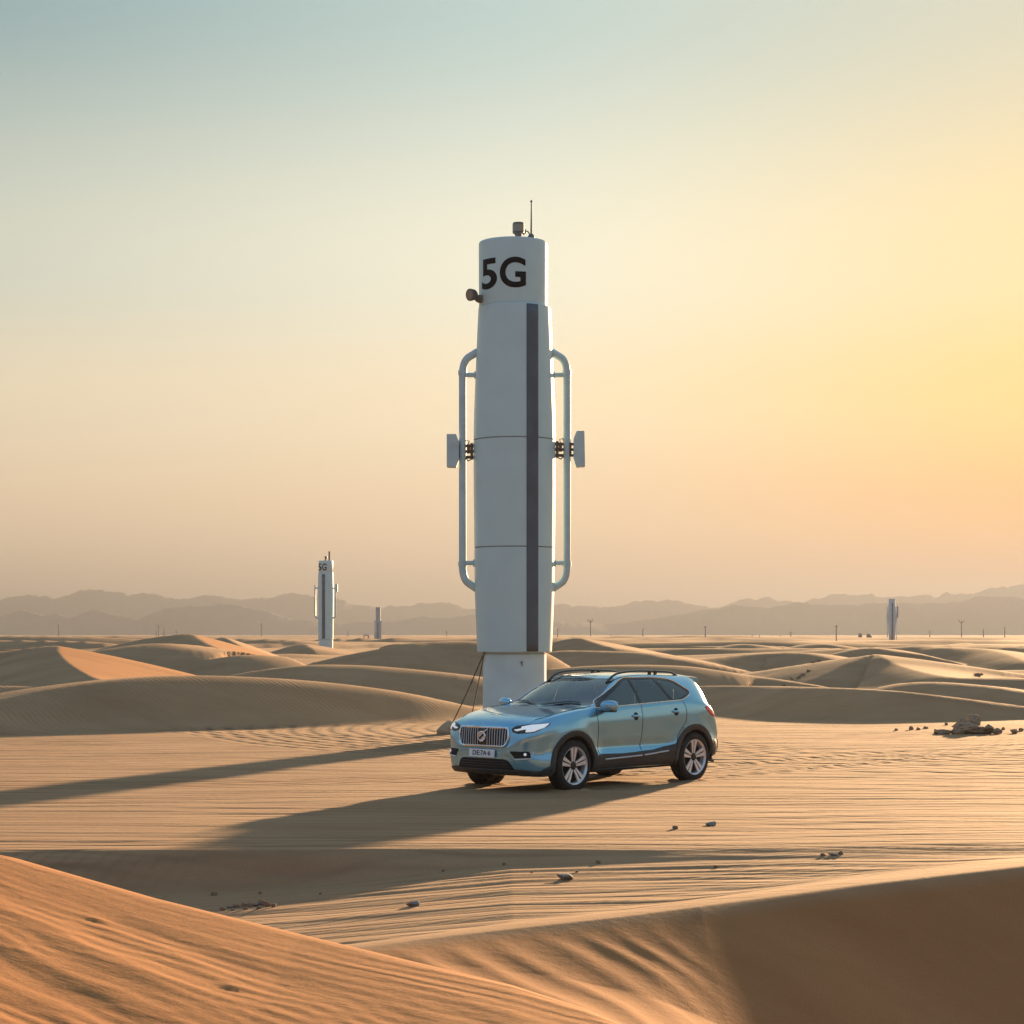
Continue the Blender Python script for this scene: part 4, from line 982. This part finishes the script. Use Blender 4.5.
def inpoly(x, z, P):
    c = False; j = len(P)-1
    for i in range(len(P)):
        if (P[i][1] > z) != (P[j][1] > z) and x < (P[j][0]-P[i][0])*(z-P[i][1])/(P[j][1]-P[i][1])+P[i][0]: c = not c
        j = i
    return c
def rounded(P, r=0.04, n_=4):
    out = []; m_ = len(P)
    for i in range(m_):
        p = P[i]; rad = r
        if len(p) > 2: rad = p[2]
        a = Vector(P[i-1][:2]); b_ = Vector(p[:2]); c_ = Vector(P[(i+1) % m_][:2])
        da = (a-b_); dc = (c_-b_); rad = min(rad, da.length*0.45, dc.length*0.45)
        p0 = b_+da.normalized()*rad; p2 = b_+dc.normalized()*rad
        for k in range(n_+1):
            t = k/n_; q = p0*(1-t)**2+b_*2*t*(1-t)+p2*t*t; out.append((q.x, q.y))
    return out
def cut(bm_, P, proj, sel):
    """slice the skin along the outline P (seen along one axis), only in the faces sel() accepts"""
    n_ = len(P)
    cen = (sum(p[0] for p in P)/n_, sum(p[1] for p in P)/n_)
    for i in range(n_):
        a, b_ = P[i], P[(i+1) % n_]
        d = math.hypot(b_[0]-a[0], b_[1]-a[1])
        if d < 1e-5: continue
        nx, nz = (b_[1]-a[1])/d, -(b_[0]-a[0])/d
        mx, mz, hl = (a[0]+b_[0])/2, (a[1]+b_[1])/2, d/2+0.05
        fc = []
        for f in bm_.faces:
            c = f.calc_center_median()
            if sel(c):
                u, w_ = proj(c)
                if math.hypot(u-mx, w_-mz) < hl+0.06: fc.append(f)
        ge = list({e for f in fc for e in f.edges}); gv = list({v for f in fc for v in f.verts})
        no = (nx, 0, nz) if proj is PXZ else (0, nx, nz)
        co = (a[0], 0, a[1]) if proj is PXZ else (0, a[0], a[1])
        bmesh.ops.bisect_plane(bm_, geom=gv+ge+fc, plane_co=co, plane_no=no, dist=1e-5)
def PXZ(c): return c.x, c.z
def PYZ(c): return c.y, c.z
def take(bm_, P, proj, sel):
    return [f for f in bm_.faces if sel(f.calc_center_median()) and inpoly(*proj(f.calc_center_median()), P)]
def lift(bm_, faces, name, m, parent, off=0.0, inset=0.0):
    """copy the faces to an object of their own, then take them out of the skin"""
    nb = bmesh.new(); mp = {}
    for f in faces:
        for v in f.verts:
            if v not in mp: mp[v] = nb.verts.new(v.co-v.normal*off)
        nb.faces.new([mp[v] for v in f.verts])
    me_ = bpy.data.meshes.new(name); nb.to_mesh(me_); nb.free(); me_.materials.append(m)
    o_ = bpy.data.objects.new(name, me_); C.objects.link(o_); o_.parent = parent; sm(o_, 60); return o_

WS = [(-.80,1.215),(.80,1.215),(.62,1.596),(-.62,1.596)]
W_F = [(.80,1.195,.02),(.70,1.262,.05),(.10,1.535,.10),(-.01,1.578,.05),(-.075,1.583,.012),(-.115,1.222,.012)]
W_R = [(-.165,1.224,.012),(-.135,1.585,.012),(-.66,1.578,.02),(-.845,1.262,.015)]
W_Q = [(-.905,1.268,.015),(-.74,1.574,.02),(-1.08,1.538,.12),(-1.35,1.380,.05),(-1.30,1.352,.03),(-1.13,1.285,.08)]
DLO = [(.90,1.180,.02),(.80,1.268,.10),(.14,1.567,.12),(.0,1.608,.08),(-.66,1.606,.2),(-1.10,1.565,.14),(-1.405,1.385,.05),(-1.36,1.33,.04),(-1.15,1.255,.10)]
RW = [(-.62,1.20),(.62,1.20),(.50,1.50),(-.50,1.50)]
sideU = lambda c: abs(c.y) > 0.52 and c.z > 1.12
frontU = lambda c: c.x > 0.0 and c.z > 1.18
rearU = lambda c: c.x < -1.5 and c.z > 1.12
for P in (W_F, W_R, W_Q): cut(gb, rounded(P, 0.02, 3), PXZ, sideU)
cut(gb, rounded(DLO, 0.05, 3), PXZ, sideU)
cut(gb, rounded(WS, 0.05, 3), PYZ, frontU); cut(gb, rounded(RW, 0.06, 3), PYZ, rearU)
gb.normal_update()
rm = []
for s in (1, -1):
    for P, m_, nm in ((W_F, gl_f, 'front_side_window'), (W_R, gl_r, 'rear_side_window'), (W_Q, gl_r, 'quarter_window')):
        fc = take(gb, rounded(P, 0.02, 3), PXZ, lambda c: sideU(c) and c.y*s > 0); lift(gb, fc, nm, m_, car, 0.004); rm += fc
fc = take(gb, rounded(WS, 0.05, 3), PYZ, frontU); lift(gb, fc, 'windscreen', gl_w, car, 0.004); rm += fc
fc = take(gb, rounded(RW, 0.06, 3), PYZ, rearU); lift(gb, fc, 'rear_window', gl_r, car, 0.004); rm += fc
bmesh.ops.delete(gb, geom=list(set(rm)), context='FACES')
# black trim between the panes
trimf = take(gb, rounded(DLO, 0.05, 3), PXZ, sideU)
lift(gb, trimf, 'window_trim', black, car, 0.0); bmesh.ops.delete(gb, geom=trimf, context='FACES')
# wheel openings
AR = 0.425
for cx in (1.40, -1.40):
    circ = [(cx+AR*math.cos(2*math.pi*k/28), 0.375+AR*math.sin(2*math.pi*k/28)) for k in range(28)]
    lo = lambda c: abs(c.y) > 0.55 and c.z < 1.0
    cut(gb, circ, PXZ, lo); fc = take(gb, circ, PXZ, lo); bmesh.ops.delete(gb, geom=fc, context='FACES')
for f in list(gb.faces):
    pass
body_me = bpy.data.meshes.new('body'); gb.to_mesh(body_me); gb.free(); body_me.materials.append(paint)
body = bpy.data.objects.new('body', body_me); C.objects.link(body); body.parent = car; sm(body, 50)

def patch(P, fn, off, name, m, parent=car, h=0.03, thick=0.010, hole=None, mirror=False, bev=0):
    """a panel of outline P laid on the body by fn(a, b) -> point, normal"""
    out_ = []
    for s in ((1, -1) if mirror else (1,)):
        xs = [p[0] for p in P]; zs = [p[1] for p in P]
        pts = []; ed = []
        def loop(Q):
            b0 = len(pts); m__ = 0
            for i in range(len(Q)):
                a, b_ = Q[i], Q[(i+1) % len(Q)]; k_ = max(1, int(math.hypot(b_[0]-a[0], b_[1]-a[1])/h))
                for t in range(k_): pts.append(Vector((a[0]+(b_[0]-a[0])*t/k_, a[1]+(b_[1]-a[1])*t/k_)))
            n__ = len(pts)-b0
            for i in range(n__): ed.append((b0+i, b0+(i+1) % n__))
        loop(P)
        if hole: loop(hole)
        x = min(xs)+h/2
        while x < max(xs):
            z = min(zs)+h/2
            while z < max(zs):
                if inpoly(x, z, P) and not (hole and inpoly(x, z, hole)) and min((v-Vector((x, z))).length for v in pts[:400]) > h*0.35: pts.append(Vector((x+random.uniform(-1,1)*1e-4, z)))
                z += h
            x += h
        v2, e2, f2, *_ = delaunay_2d_cdt(pts, ed, [], 0, 1e-5)
        nb = bmesh.new(); vv = []
        for v in v2:
            q, n_ = fn(v.x, v.y) if not mirror else fn(v.x, v.y, s)
            vv.append(nb.verts.new(q+n_*off))
        for f in f2:
            c = sum((v2[i] for i in f), Vector((0, 0)))/len(f)
            if not inpoly(c.x, c.y, P) or (hole and inpoly(c.x, c.y, hole)): continue
            try: nb.faces.new([vv[i] for i in f])
            except ValueError: pass
        for v in list(nb.verts):
            if not v.link_faces: nb.verts.remove(v)
        nb.normal_update()
        # outward orientation
        f0 = nb.faces[:]
        bmesh.ops.recalc_face_normals(nb, faces=f0)
        c = sum((f.calc_center_median() for f in f0), Vector())/max(1, len(f0)); nn = sum((f.normal*f.calc_area() for f in f0), Vector())
        ref = (fn(c.x, c.z, s)[1] if mirror else (c-Vector((0.2, 0, 0.6))))
        if nn.dot(ref) < 0: bmesh.ops.reverse_faces(nb, faces=f0)
        me_ = bpy.data.meshes.new(name); nb.to_mesh(me_); nb.free(); me_.materials.append(m)
        o_ = bpy.data.objects.new(name, me_); C.objects.link(o_); o_.parent = parent
        s_ = o_.modifiers.new('s', 'SOLIDIFY'); s_.thickness = thick+off; s_.offset = -1
        sm(o_, 40); out_.append(o_)
    return out_
def line(pts, fn, name, m, r, off, parent=car, n=6, s=None, step=0.04, closed=False):
    P = []
    pts = list(pts)+([pts[0]] if closed else [])
    for i in range(len(pts)-1):
        a, b_ = pts[i], pts[i+1]; k_ = max(1, int(math.hypot(b_[0]-a[0], b_[1]-a[1])/step))
        for t in range(k_): P.append((a[0]+(b_[0]-a[0])*t/k_, a[1]+(b_[1]-a[1])*t/k_))
    P.append(pts[-1]); Q = []
    for a, b_ in P:
        q, n_ = fn(a, b_) if s is None else fn(a, b_, s)
        Q.append(q+n_*off)
    o_ = MB().tube(Q, r, n).build(name, m, parent); sm(o_, 60); return o_

# grey cladding: arches, sills, bumpers
def arcp(cx, r, a0, a1, n_=22, cz=0.375): return [(cx+r*math.cos(R(a0+(a1-a0)*k/n_)), cz+r*math.sin(R(a0+(a1-a0)*k/n_))) for k in range(n_+1)]
for s_dummy in (0,):
    for cx in (1.40, -1.40):
        a0, a1 = (-12, 192)
        P = arcp(cx, 0.505, a0, a1)+arcp(cx, AR-0.002, a1, a0)
        patch(P, side, 0.016, 'wheel_arch_trim', dark, mirror=True, thick=0.03)
    P = [(.885,.30),(.905,.42),(.875,.50),(.84,.515),(.30,.50),(-.40,.525),(-.80,.575),(-.93,.60),(-.915,.45),(-.88,.30)]
    patch(P, side, 0.010, 'sill_cladding', dark, mirror=True, thick=0.02)
    for s in (1, -1):
        for P in ([(.73,.437),(-.12,.457)], [(-.17,.459),(-.74,.495)]): line(P, side, 'sill_strip', satin, 0.012, 0.014, s=s, n=8)
# number plate, grille and lower intakes
def ny(P): return [(-a, b_) for a, b_ in reversed(P)]
GR = rounded([(-.44,.665,.10),(.44,.665,.10),(.485,.80,.05),(.465,.925,.05),(-.465,.925,.05),(-.485,.80,.05)], .06, 4)
grl = patch(GR, nose, 0.006, 'grille', black, thick=0.01)[0]
line(GR, nose, 'grille_frame', chrome, 0.017, 0.012, parent=grl, closed=True)
for k in range(-9, 10):
    y = k*0.047
    if abs(y) < 0.075: continue
    z1 = .672+max(0, (abs(y)-.40)*0.9); z2 = .918-max(0, (abs(y)-.42)*0.9)
    line([(y, z1), (y, z2)], nose, 'grille_bar', satin, 0.0065, 0.016, parent=grl, n=5)
q, n_ = nose(0, .80)
ring = MB(); ring.tube([(q.x+0.030, 0.066*math.cos(a), .80+0.066*math.sin(a)) for a in np.linspace(0, 2*math.pi, 25)], 0.014, 8); eb = ring.build('badge', chrome, grl); sm(eb)
g = MB(); g.tube([(q.x+0.010, 0, .80), (q.x+0.032, 0, .80)], 0.060, 24); sm(g.build('badge_disc', alloy, eb), 40)
g = MB(); g.box((q.x+0.036, 0.0, .80), (0.012, 0.125, 0.024), rot=Matrix.Rotation(R(38), 3, 'X')); g.build('badge_bar', alloyd, eb)
g = MB(); g.tube([(q.x+0.034, 0.035, .852), (q.x+0.034, 0.115, .905)], 0.012, 8); g.build('badge_tick', chrome, eb)
LI = rounded([(-.56,.335,.03),(.56,.335,.03),(.47,.465,.03),(.40,.485,.03),(-.40,.485,.03),(-.47,.465,.03)], .03, 3)
li = patch(LI, nose, 0.004, 'lower_intake', matt, thick=0.01)[0]
for z in (.375, .41, .445): line([(-.50+(z-.35)*.6, z), (.50-(z-.35)*.6, z)], nose, 'intake_bar', dark, 0.006, 0.008, parent=li)
LB = [(-.84,.262),(.84,.262),(.86,.325),(.60,.350),(.52,.338),(-.52,.338),(-.60,.350),(-.86,.325)]
patch(LB, nose, 0.012, 'bumper_lip', dark, thick=0.02, h=0.04)
for s in (1, -1):
    FG = [(.56,.615),(.95,.615),(1.0,.60),(.93,.50),(.66,.495)]
    FG = [(.50,.600),(.78,.605),(.80,.515),(.585,.500)]
    F2 = rounded([(a*s, b_) for a, b_ in FG], .015, 2)
    fg = patch(F2, nose, 0.004, 'fog_recess', matt, thick=0.01)[0]
    q, n_ = nose(s*.735, .562); g = MB(); g.tube([q+n_*0.004, q+n_*0.016], [0.022, 0.018], 12); g.build('fog_lamp', lampw, fg)
    line([(s*.585,.490),(s*.80,.502),(s*.815,.600)], nose, 'fog_trim', alloy, 0.008, 0.006, parent=fg)
    # headlamp: dark housing with bright hammer shaped light
    HLo = rounded([(a*s, b_) for a, b_ in [(.50,.915,),(.56,.955),(.72,.985),(.885,1.000),(.885,.945),(.83,.868),(.62,.850),(.54,.872)]], .02, 2)
    def hfn(a, b_):
        q, n_ = nose(a, b_); return q, n_
    hl = patch(HLo, hfn, 0.005, 'headlight', black, thick=0.01, h=0.022)[0]
    lb = rounded([(a*s, b_) for a, b_ in [(.55,.905),(.66,.925),(.655,.950),(.76,.972),(.878,.992),(.875,.935),(.82,.880),(.73,.872),(.735,.915),(.66,.900),(.60,.885)]], .01, 2)
    patch(lb, hfn, 0.010, 'headlight_lens', lampw, parent=hl, thick=0.008, h=0.02)
# plate
q, n_ = nose(0, .555)
tilt = Vector((1, 0, 0.12)).normalized()
pb_ = MB(); pb_.box((0, 0, 0), (0.014, 0.50, 0.115)); pl = pb_.build('number_plate', plate, car, bevel=0.004)
pl.location = (q.x+0.025, -0.0, .560); pl.rotation_euler = (0, R(-6), 0)
tx = bpy.data.curves.new('t', 'FONT'); tx.body = 'DE:7A·6'; tx.size = 0.105; tx.offset = 0.0018; tx.align_x = 'CENTER'; tx.align_y = 'CENTER'
tob = bpy.data.objects.new('t', tx); C.objects.link(tob); dg = bpy.context.evaluated_depsgraph_get(); dg.update()
tm = bpy.data.meshes.new_from_object(tob.evaluated_get(dg)); bpy.data.objects.remove(tob); tm.materials.clear(); tm.materials.append(ink)
t_ = bpy.data.objects.new('plate_lettering', tm); C.objects.link(t_); t_.parent = pl; t_.location = (0.0095, 0, 0); t_.rotation_euler = (R(90), 0, R(90)); t_.scale = (1.0, 0.9, 1)
# bonnet lines and shut lines
def top(a, b_):
    q, n_ = topz(a, b_)
    return (q, n_) if q else (Vector((a, b_, 1)), Vector((0, 0, 1)))
gapm = mat('panel_gap', (0.006, 0.007, 0.008), 0.9)
for s in (1, -1):
    line([(.90, s*.80), (1.40, s*.805), (1.80, s*.785), (2.02, s*.72)], top, 'bonnet_gap', gapm, 0.0045, 0.000)
    line([(.86,.515),(.865,.80),(.885,1.00),(.90,1.12),(.87,1.18)], side, 'door_gap', gapm, 0.0045, 0.0, s=s)
    line([(-.135,.30),(-.140,.80),(-.135,1.21)], side, 'door_gap', gapm, 0.0045, 0.0, s=s)
    line([(-.93,.58),(-.985,.72),(-1.10,.86),(-1.17,.93),(-1.19,1.05),(-1.175,1.15),(-1.12,1.25)], side, 'door_gap', gapm, 0.0045, 0.0, s=s)
    # bright line round the side glass
    line(rounded(DLO, .05, 4), side, 'window_chrome', chrome, 0.0085, 0.004, s=s, closed=True)
    # handles
    for x, z in ((.02, 1.045), (-.93, 1.085)):
        q, n_ = side(x, z, s)
        g = MB(); g.tube([q+Vector((dx, s*(0.012-0.5*abs(dx)**1.5*0.4), 0.0)) for dx in np.linspace(-.085, .085, 9)], [0.016,0.019,0.021,0.022,0.022,0.022,0.021,0.019,0.014], 8)
        h_ = g.build('door_handle', paint, car); sm(h_, 60)
        q2, n2 = side(x-.005, z-.004, s); g = MB(); g.tube([q2-n2*0.004, q2+n2*0.003], [0.062, 0.056], 20)
        w_ = g.build('handle_cup', matt, h_)
    # mirrors
    bmm = bmesh.new(); bmesh.ops.create_icosphere(bmm, subdivisions=4, radius=1)
    for v in bmm.verts:
        c = v.co; e_ = 2.6
        k_ = (abs(c.x)**e_+abs(c.y)**e_+abs(c.z)**e_)**(-1/e_); c *= k_
        c.x *= 0.085; c.y *= 0.125; c.z *= 0.082
        if c.x < 0: c.x *= 0.65
        c.z *= 1+0.15*(-c.y/0.125)*s*-1*0.5; c.x -= 0.25*abs(c.y+s*0.12)
    me_ = bpy.data.meshes.new('mirror'); bmm.to_mesh(me_); bmm.free(); me_.materials.append(paint)
    mo = bpy.data.objects.new('mirror', me_); C.objects.link(mo); mo.parent = car; mo.location = (0.79, s*1.035, 1.215); sm(mo, 60)
    g = MB(); g.tube([(0.72, s*0.86, 1.155), (0.73, s*0.94, 1.150), (0.745, s*1.00, 1.155)], [0.040, 0.032, 0.030], 10); g.box((0.75, s*1.03, 1.140), (0.10, 0.19, 0.028)); w_ = g.build('mirror_foot', black, mo); w_.location = (-0.79, -s*1.035, -1.215); sm(w_, 40)
    g = MB(); g.box((0.705, s*1.045, 1.215), (0.006, 0.19, 0.12)); w_ = g.build('mirror_glass', chrome, mo, bevel=0.01); w_.location = (-0.79, -s*1.035, -1.215)
    # roof rails
    pts = []
    for t in np.linspace(0, 1, 25):
        x = 0.30-1.72*t; zt, _ = topz(x, s*.60); base = zt.z if zt else 1.6
        lift_ = 0.050*min(1, t/0.10)**0.8*min(1, (1-t)/0.10)**0.8
        pts.append((x, s*(.585-.03*t), base+0.004+lift_))
    g = MB(); g.tube(pts, 0.0175, 8); rr_ = g.build('roof_rail', black, car); sm(rr_, 60)
    for t in (0.60, 0.68):
        g = MB(); x = 0.30-1.72*t; g.box((x, s*.570, 1.672), (0.05, 0.03, 0.05)); g.build('rail_foot', black, rr_)
    # tail lamps
    TL = rounded([(a, b_) for a, b_ in [(-1.66,1.135),(-1.80,1.165),(-1.925,1.14),(-1.945,1.05),(-1.925,.970),(-1.84,1.00),(-1.75,1.06)]], .02, 2)
    patch(TL, lambda a, b_, s2=s: side(a, b_, s2), 0.010, 'tail_light', redl, thick=0.02, h=0.022)
    TB = rounded([(s*a, b_) for a, b_ in [(.60,1.03),(.60,1.12),(.74,1.14),(.78,1.05),(.79,.93),(.73,.90)]], .02, 2)
    patch(TB, tail, 0.010, 'tail_light', redl, thick=0.02, h=0.025)
    # rear bumper corner reflector patch
    RBc = [(-1.80,.345),(-1.80,.52),(-1.86,.60),(-1.98,.62),(-2.02,.58),(-2.01,.42)]
    patch(RBc, lambda a, b_, s2=s: side(a, b_, s2), 0.012, 'rear_corner_cladding', dark, thick=0.02)
RB = [(-.80,.37),(.80,.37),(.84,.50),(.80,.62),(-.80,.62),(-.84,.50)]
patch(RB, tail, 0.014, 'rear_bumper', dark, thick=0.02, h=0.05)
FB = None
# front corner lower cladding
for s in (1, -1):
    P = [(1.86,.262),(1.845,.45),(1.93,.385),(2.02,.345),(2.06,.30),(2.05,.262)]
    patch(P, lambda a, b_, s2=s: side(a, b_, s2), 0.013, 'front_corner_cladding', dark, thick=0.02)
# spoiler
sp_ = MB(); vs_ = []
ysp = np.linspace(-.60, .60, 15)
for y in ysp:
    c = 0.10*(abs(y)/.6)**2.2
    vs_ += [(-1.55, y, 1.640-0.035*(abs(y)/.6)**2), (-2.0+c, y, 1.612-0.035*(abs(y)/.6)**2), (-2.0+c, y, 1.555-0.035*(abs(y)/.6)**2), (-1.70, y, 1.55)]
fs_ = [(i*4+k, i*4+(k+1) % 4, (i+1)*4+(k+1) % 4, (i+1)*4+k) for i in range(len(ysp)-1) for k in range(4)]+[(0,1,2,3), tuple((len(ysp)-1)*4+k for k in (3,2,1,0))]
sp_.add(vs_, fs_); spo = sp_.build('rear_spoiler', paint, car); sm(spo, 40)
# wheels and wells
def make_wheel(x, s):
    h_ = bpy.data.objects.new('wheel', None); C.objects.link(h_); h_.parent = car; h_.location = (x, s*0.815, 0.372)
    def fin(b, nm, m):
        o_ = b.build(nm, m, h_); o_.rotation_euler = (R(90), 0, R(180) if s > 0 else 0); sm(o_, 35); return o_
    # lathes turn round z; outer face at +z
    ty = [(0.268,-0.115),(0.300,-0.122),(0.335,-0.118),(0.362,-0.098),(0.370,-0.06),(0.372,0),(0.370,0.06),(0.362,0.098),(0.335,0.118),(0.300,0.122),(0.268,0.115)]
    t = MB(); t.lathe(ty, 64, cap0=False, cap1=False)
    for k in range(64):                               # tread blocks
        a = 2*math.pi*k/64
        for zz in (-0.075, -0.03, 0.03, 0.075): t.box((math.cos(a)*0.3705, math.sin(a)*0.3705, zz), (0.012, 0.024, 0.034), rot=Matrix.Rotation(a, 3, 'Z'))
    fin(t, 'tyre', rubber)
    r_ = MB(); r_.lathe([(0.272,-0.10),(0.255,-0.08),(0.245,0.0),(0.252,0.085),(0.268,0.098),(0.278,0.112),(0.272,0.118),(0.262,0.110),(0.250,0.098)], 64, cap0=False, cap1=False); rim = fin(r_, 'rim', alloy)
    d_ = MB(); d_.lathe([(0.0,0.0),(0.25,0.0),(0.25,0.02),(0.0,0.02)], 48, cap0=False, cap1=False); fin(d_, 'brake_disc', alloyd)
    c_ = MB(); c_.lathe([(0.0,0.03),(0.062,0.03),(0.060,0.088),(0.030,0.094),(0.0,0.094)], 32, cap0=False, cap1=False); fin(c_, 'hub_cap', alloyd)
    for k in range(5):
        a = 2*math.pi*k/5+0.31
        b = MB()
        for dd in (-1, 1):
            # a V of two flat spokes
            a1 = a+dd*0.10; a2 = a+dd*0.27
            p = [(0.052, a+dd*0.33, 0.085), (0.262, a+dd*0.165, 0.103)]
            for (ra, aa, za), (rb, ab, zb_) in ((p[0], p[1]),):
                A_ = Vector((ra*math.cos(aa), ra*math.sin(aa), za)); B_ = Vector((rb*math.cos(ab), rb*math.sin(ab), zb_))
                d = (B_-A_); sd_ = Vector((-d.y, d.x, 0)).normalized()
                w1, w2 = 0.013, 0.030; dn = Vector((0, 0, -0.022))
                v_ = [A_-sd_*w1, A_+sd_*w1, B_+sd_*w2, B_-sd_*w2]
                b.add([*v_, *[q_+dn for q_ in v_]], [(0,1,2,3),(7,6,5,4),(0,4,5,1),(1,5,6,2),(2,6,7,3),(3,7,4,0)])
        o_ = b.build('spoke_pair', alloy, rim, bevel=0.003)
        sm(o_, 30)
    return h_
for x in (1.40, -1.40):
    for s in (1, -1): make_wheel(x, s)
    for s in (1, -1):
        g = MB(); n_ = 24; vs_ = []
        for k in range(n_+1):
            a = R(-8+196*k/n_); vs_ += [(x+(AR+0.004)*math.cos(a), s*0.52, 0.375+(AR+0.004)*math.sin(a)), (x+(AR+0.004)*math.cos(a), s*0.925, 0.375+(AR+0.004)*math.sin(a))]
        g.add(vs_, [(2*k, 2*k+1, 2*k+3, 2*k+2) for k in range(n_)]+[tuple(2*k for k in range(n_+1))])
        sm(g.build('wheel_well', matt, car), 40)
# underbody and cabin
g = MB(); g.box((0, 0, .30), (3.6, 1.0, .14)); g.box((0, 0, .30), (1.9, 1.66, .10)); g.build('underbody', matt, car)
g = MB(); g.tube([(-1.4, -0.75, 0.37), (-1.4, 0.75, 0.37)], 0.05, 10); g.tube([(1.4, -0.75, 0.37), (1.4, 0.75, 0.37)], 0.05, 10); g.tube([(-1.2,0.3,0.26),(0.6,0.1,0.26)], 0.04, 8); g.build('axles', matt, car)
g = MB(); g.box((-0.35, 0, .62), (2.6, 1.62, .04)); g.box((-1.72, 0, .9), (.05, 1.5, .6)); g.build('cabin_floor', seatm, car)
g = MB(); vs_ = [(1.02,-.76,1.165),(1.02,.76,1.165),(.62,.78,1.13),(.62,-.78,1.13),(.55,-.80,.66),(.55,.80,.66),(1.0,.80,.66),(1.0,-.80,.66)]
g.add(vs_, [(0,1,2,3),(3,2,5,4),(0,3,4,7),(1,6,5,2),(7,6,1,0)]); dsh = g.build('dashboard', seatm, car, bevel=0.02)
for s in (1, -1):                                     # door cards
    g = MB(); g.box((-.25, s*.835, .90), (2.3, .03, .52)); g.build('door_card', seatm, car)
g = MB(); g.box((-.55, 0, 1.575), (1.1, 1.02, .02)); g.build('headliner', lining, car)
g = MB(); g.tube([(.50-.10*math.cos(a), .38+.185*math.sin(a), 1.08-.165*math.cos(a)) for a in np.linspace(0, 2*math.pi, 29)], 0.016, 8); g.tube([(.50,.38,1.08),(.70,.38,1.0)], 0.03, 8); g.box((.50,.38,1.08),(.03,.30,.05)); sw = g.build('steering_wheel', seatm, car); sm(sw, 50)
def seat(x, y, w):
    h_ = bpy.data.objects.new('seat', None); C.objects.link(h_); h_.parent = car; h_.location = (x, y, .62)
    g = MB(); g.box((0.05, 0, .20), (.52, w, .16)); g.build('seat_cushion', seatm, h_, bevel=0.04)
    g = MB(); g.box((-.27, 0, .50), (.13, w, .62), rot=Matrix.Rotation(R(-14), 3, 'Y'), taper=0.86); g.build('seat_back', seatm, h_, bevel=0.04)
    n_h = 1 if w < 0.7 else 3
    for k in range(n_h):
        yy = 0 if n_h == 1 else (k-1)*0.42
        g = MB(); g.box((-.355, yy, .865), (.10, .25, .17)); g.build('headrest', seatm, h_, bevel=0.04)
    if n_h == 1:
        g = MB(); P_ = [(-.30, -.20, .50), (-.335, -.20, .76), (-.35, -.17, .86), (-.355, -.12, .945), (-.355, 0, .965), (-.355, .12, .945), (-.35, .17, .86), (-.335, .20, .76), (-.30, .20, .50)]
        g.tube(P_, 0.028, 8); sm(g.build('seat_trim', beige, h_), 60)
for y in (.38, -.38): seat(-.02, y, .50)
seat(-1.0, 0, 1.25)
g = MB(); g.box((.30, 0, 1.50), (.05, .22, .07)); g.tube([(.30,0,1.53),(.27,0,1.60)], 0.012, 6); g.build('rear_view_mirror', black, car)
for s in (1, -1):                                     # wipers
    line([(1.12, s*.05-.02), (1.02, s*.30), (.92, s*.62)], lambda a, b_: top(a, b_), 'wiper', black, 0.008, 0.012)
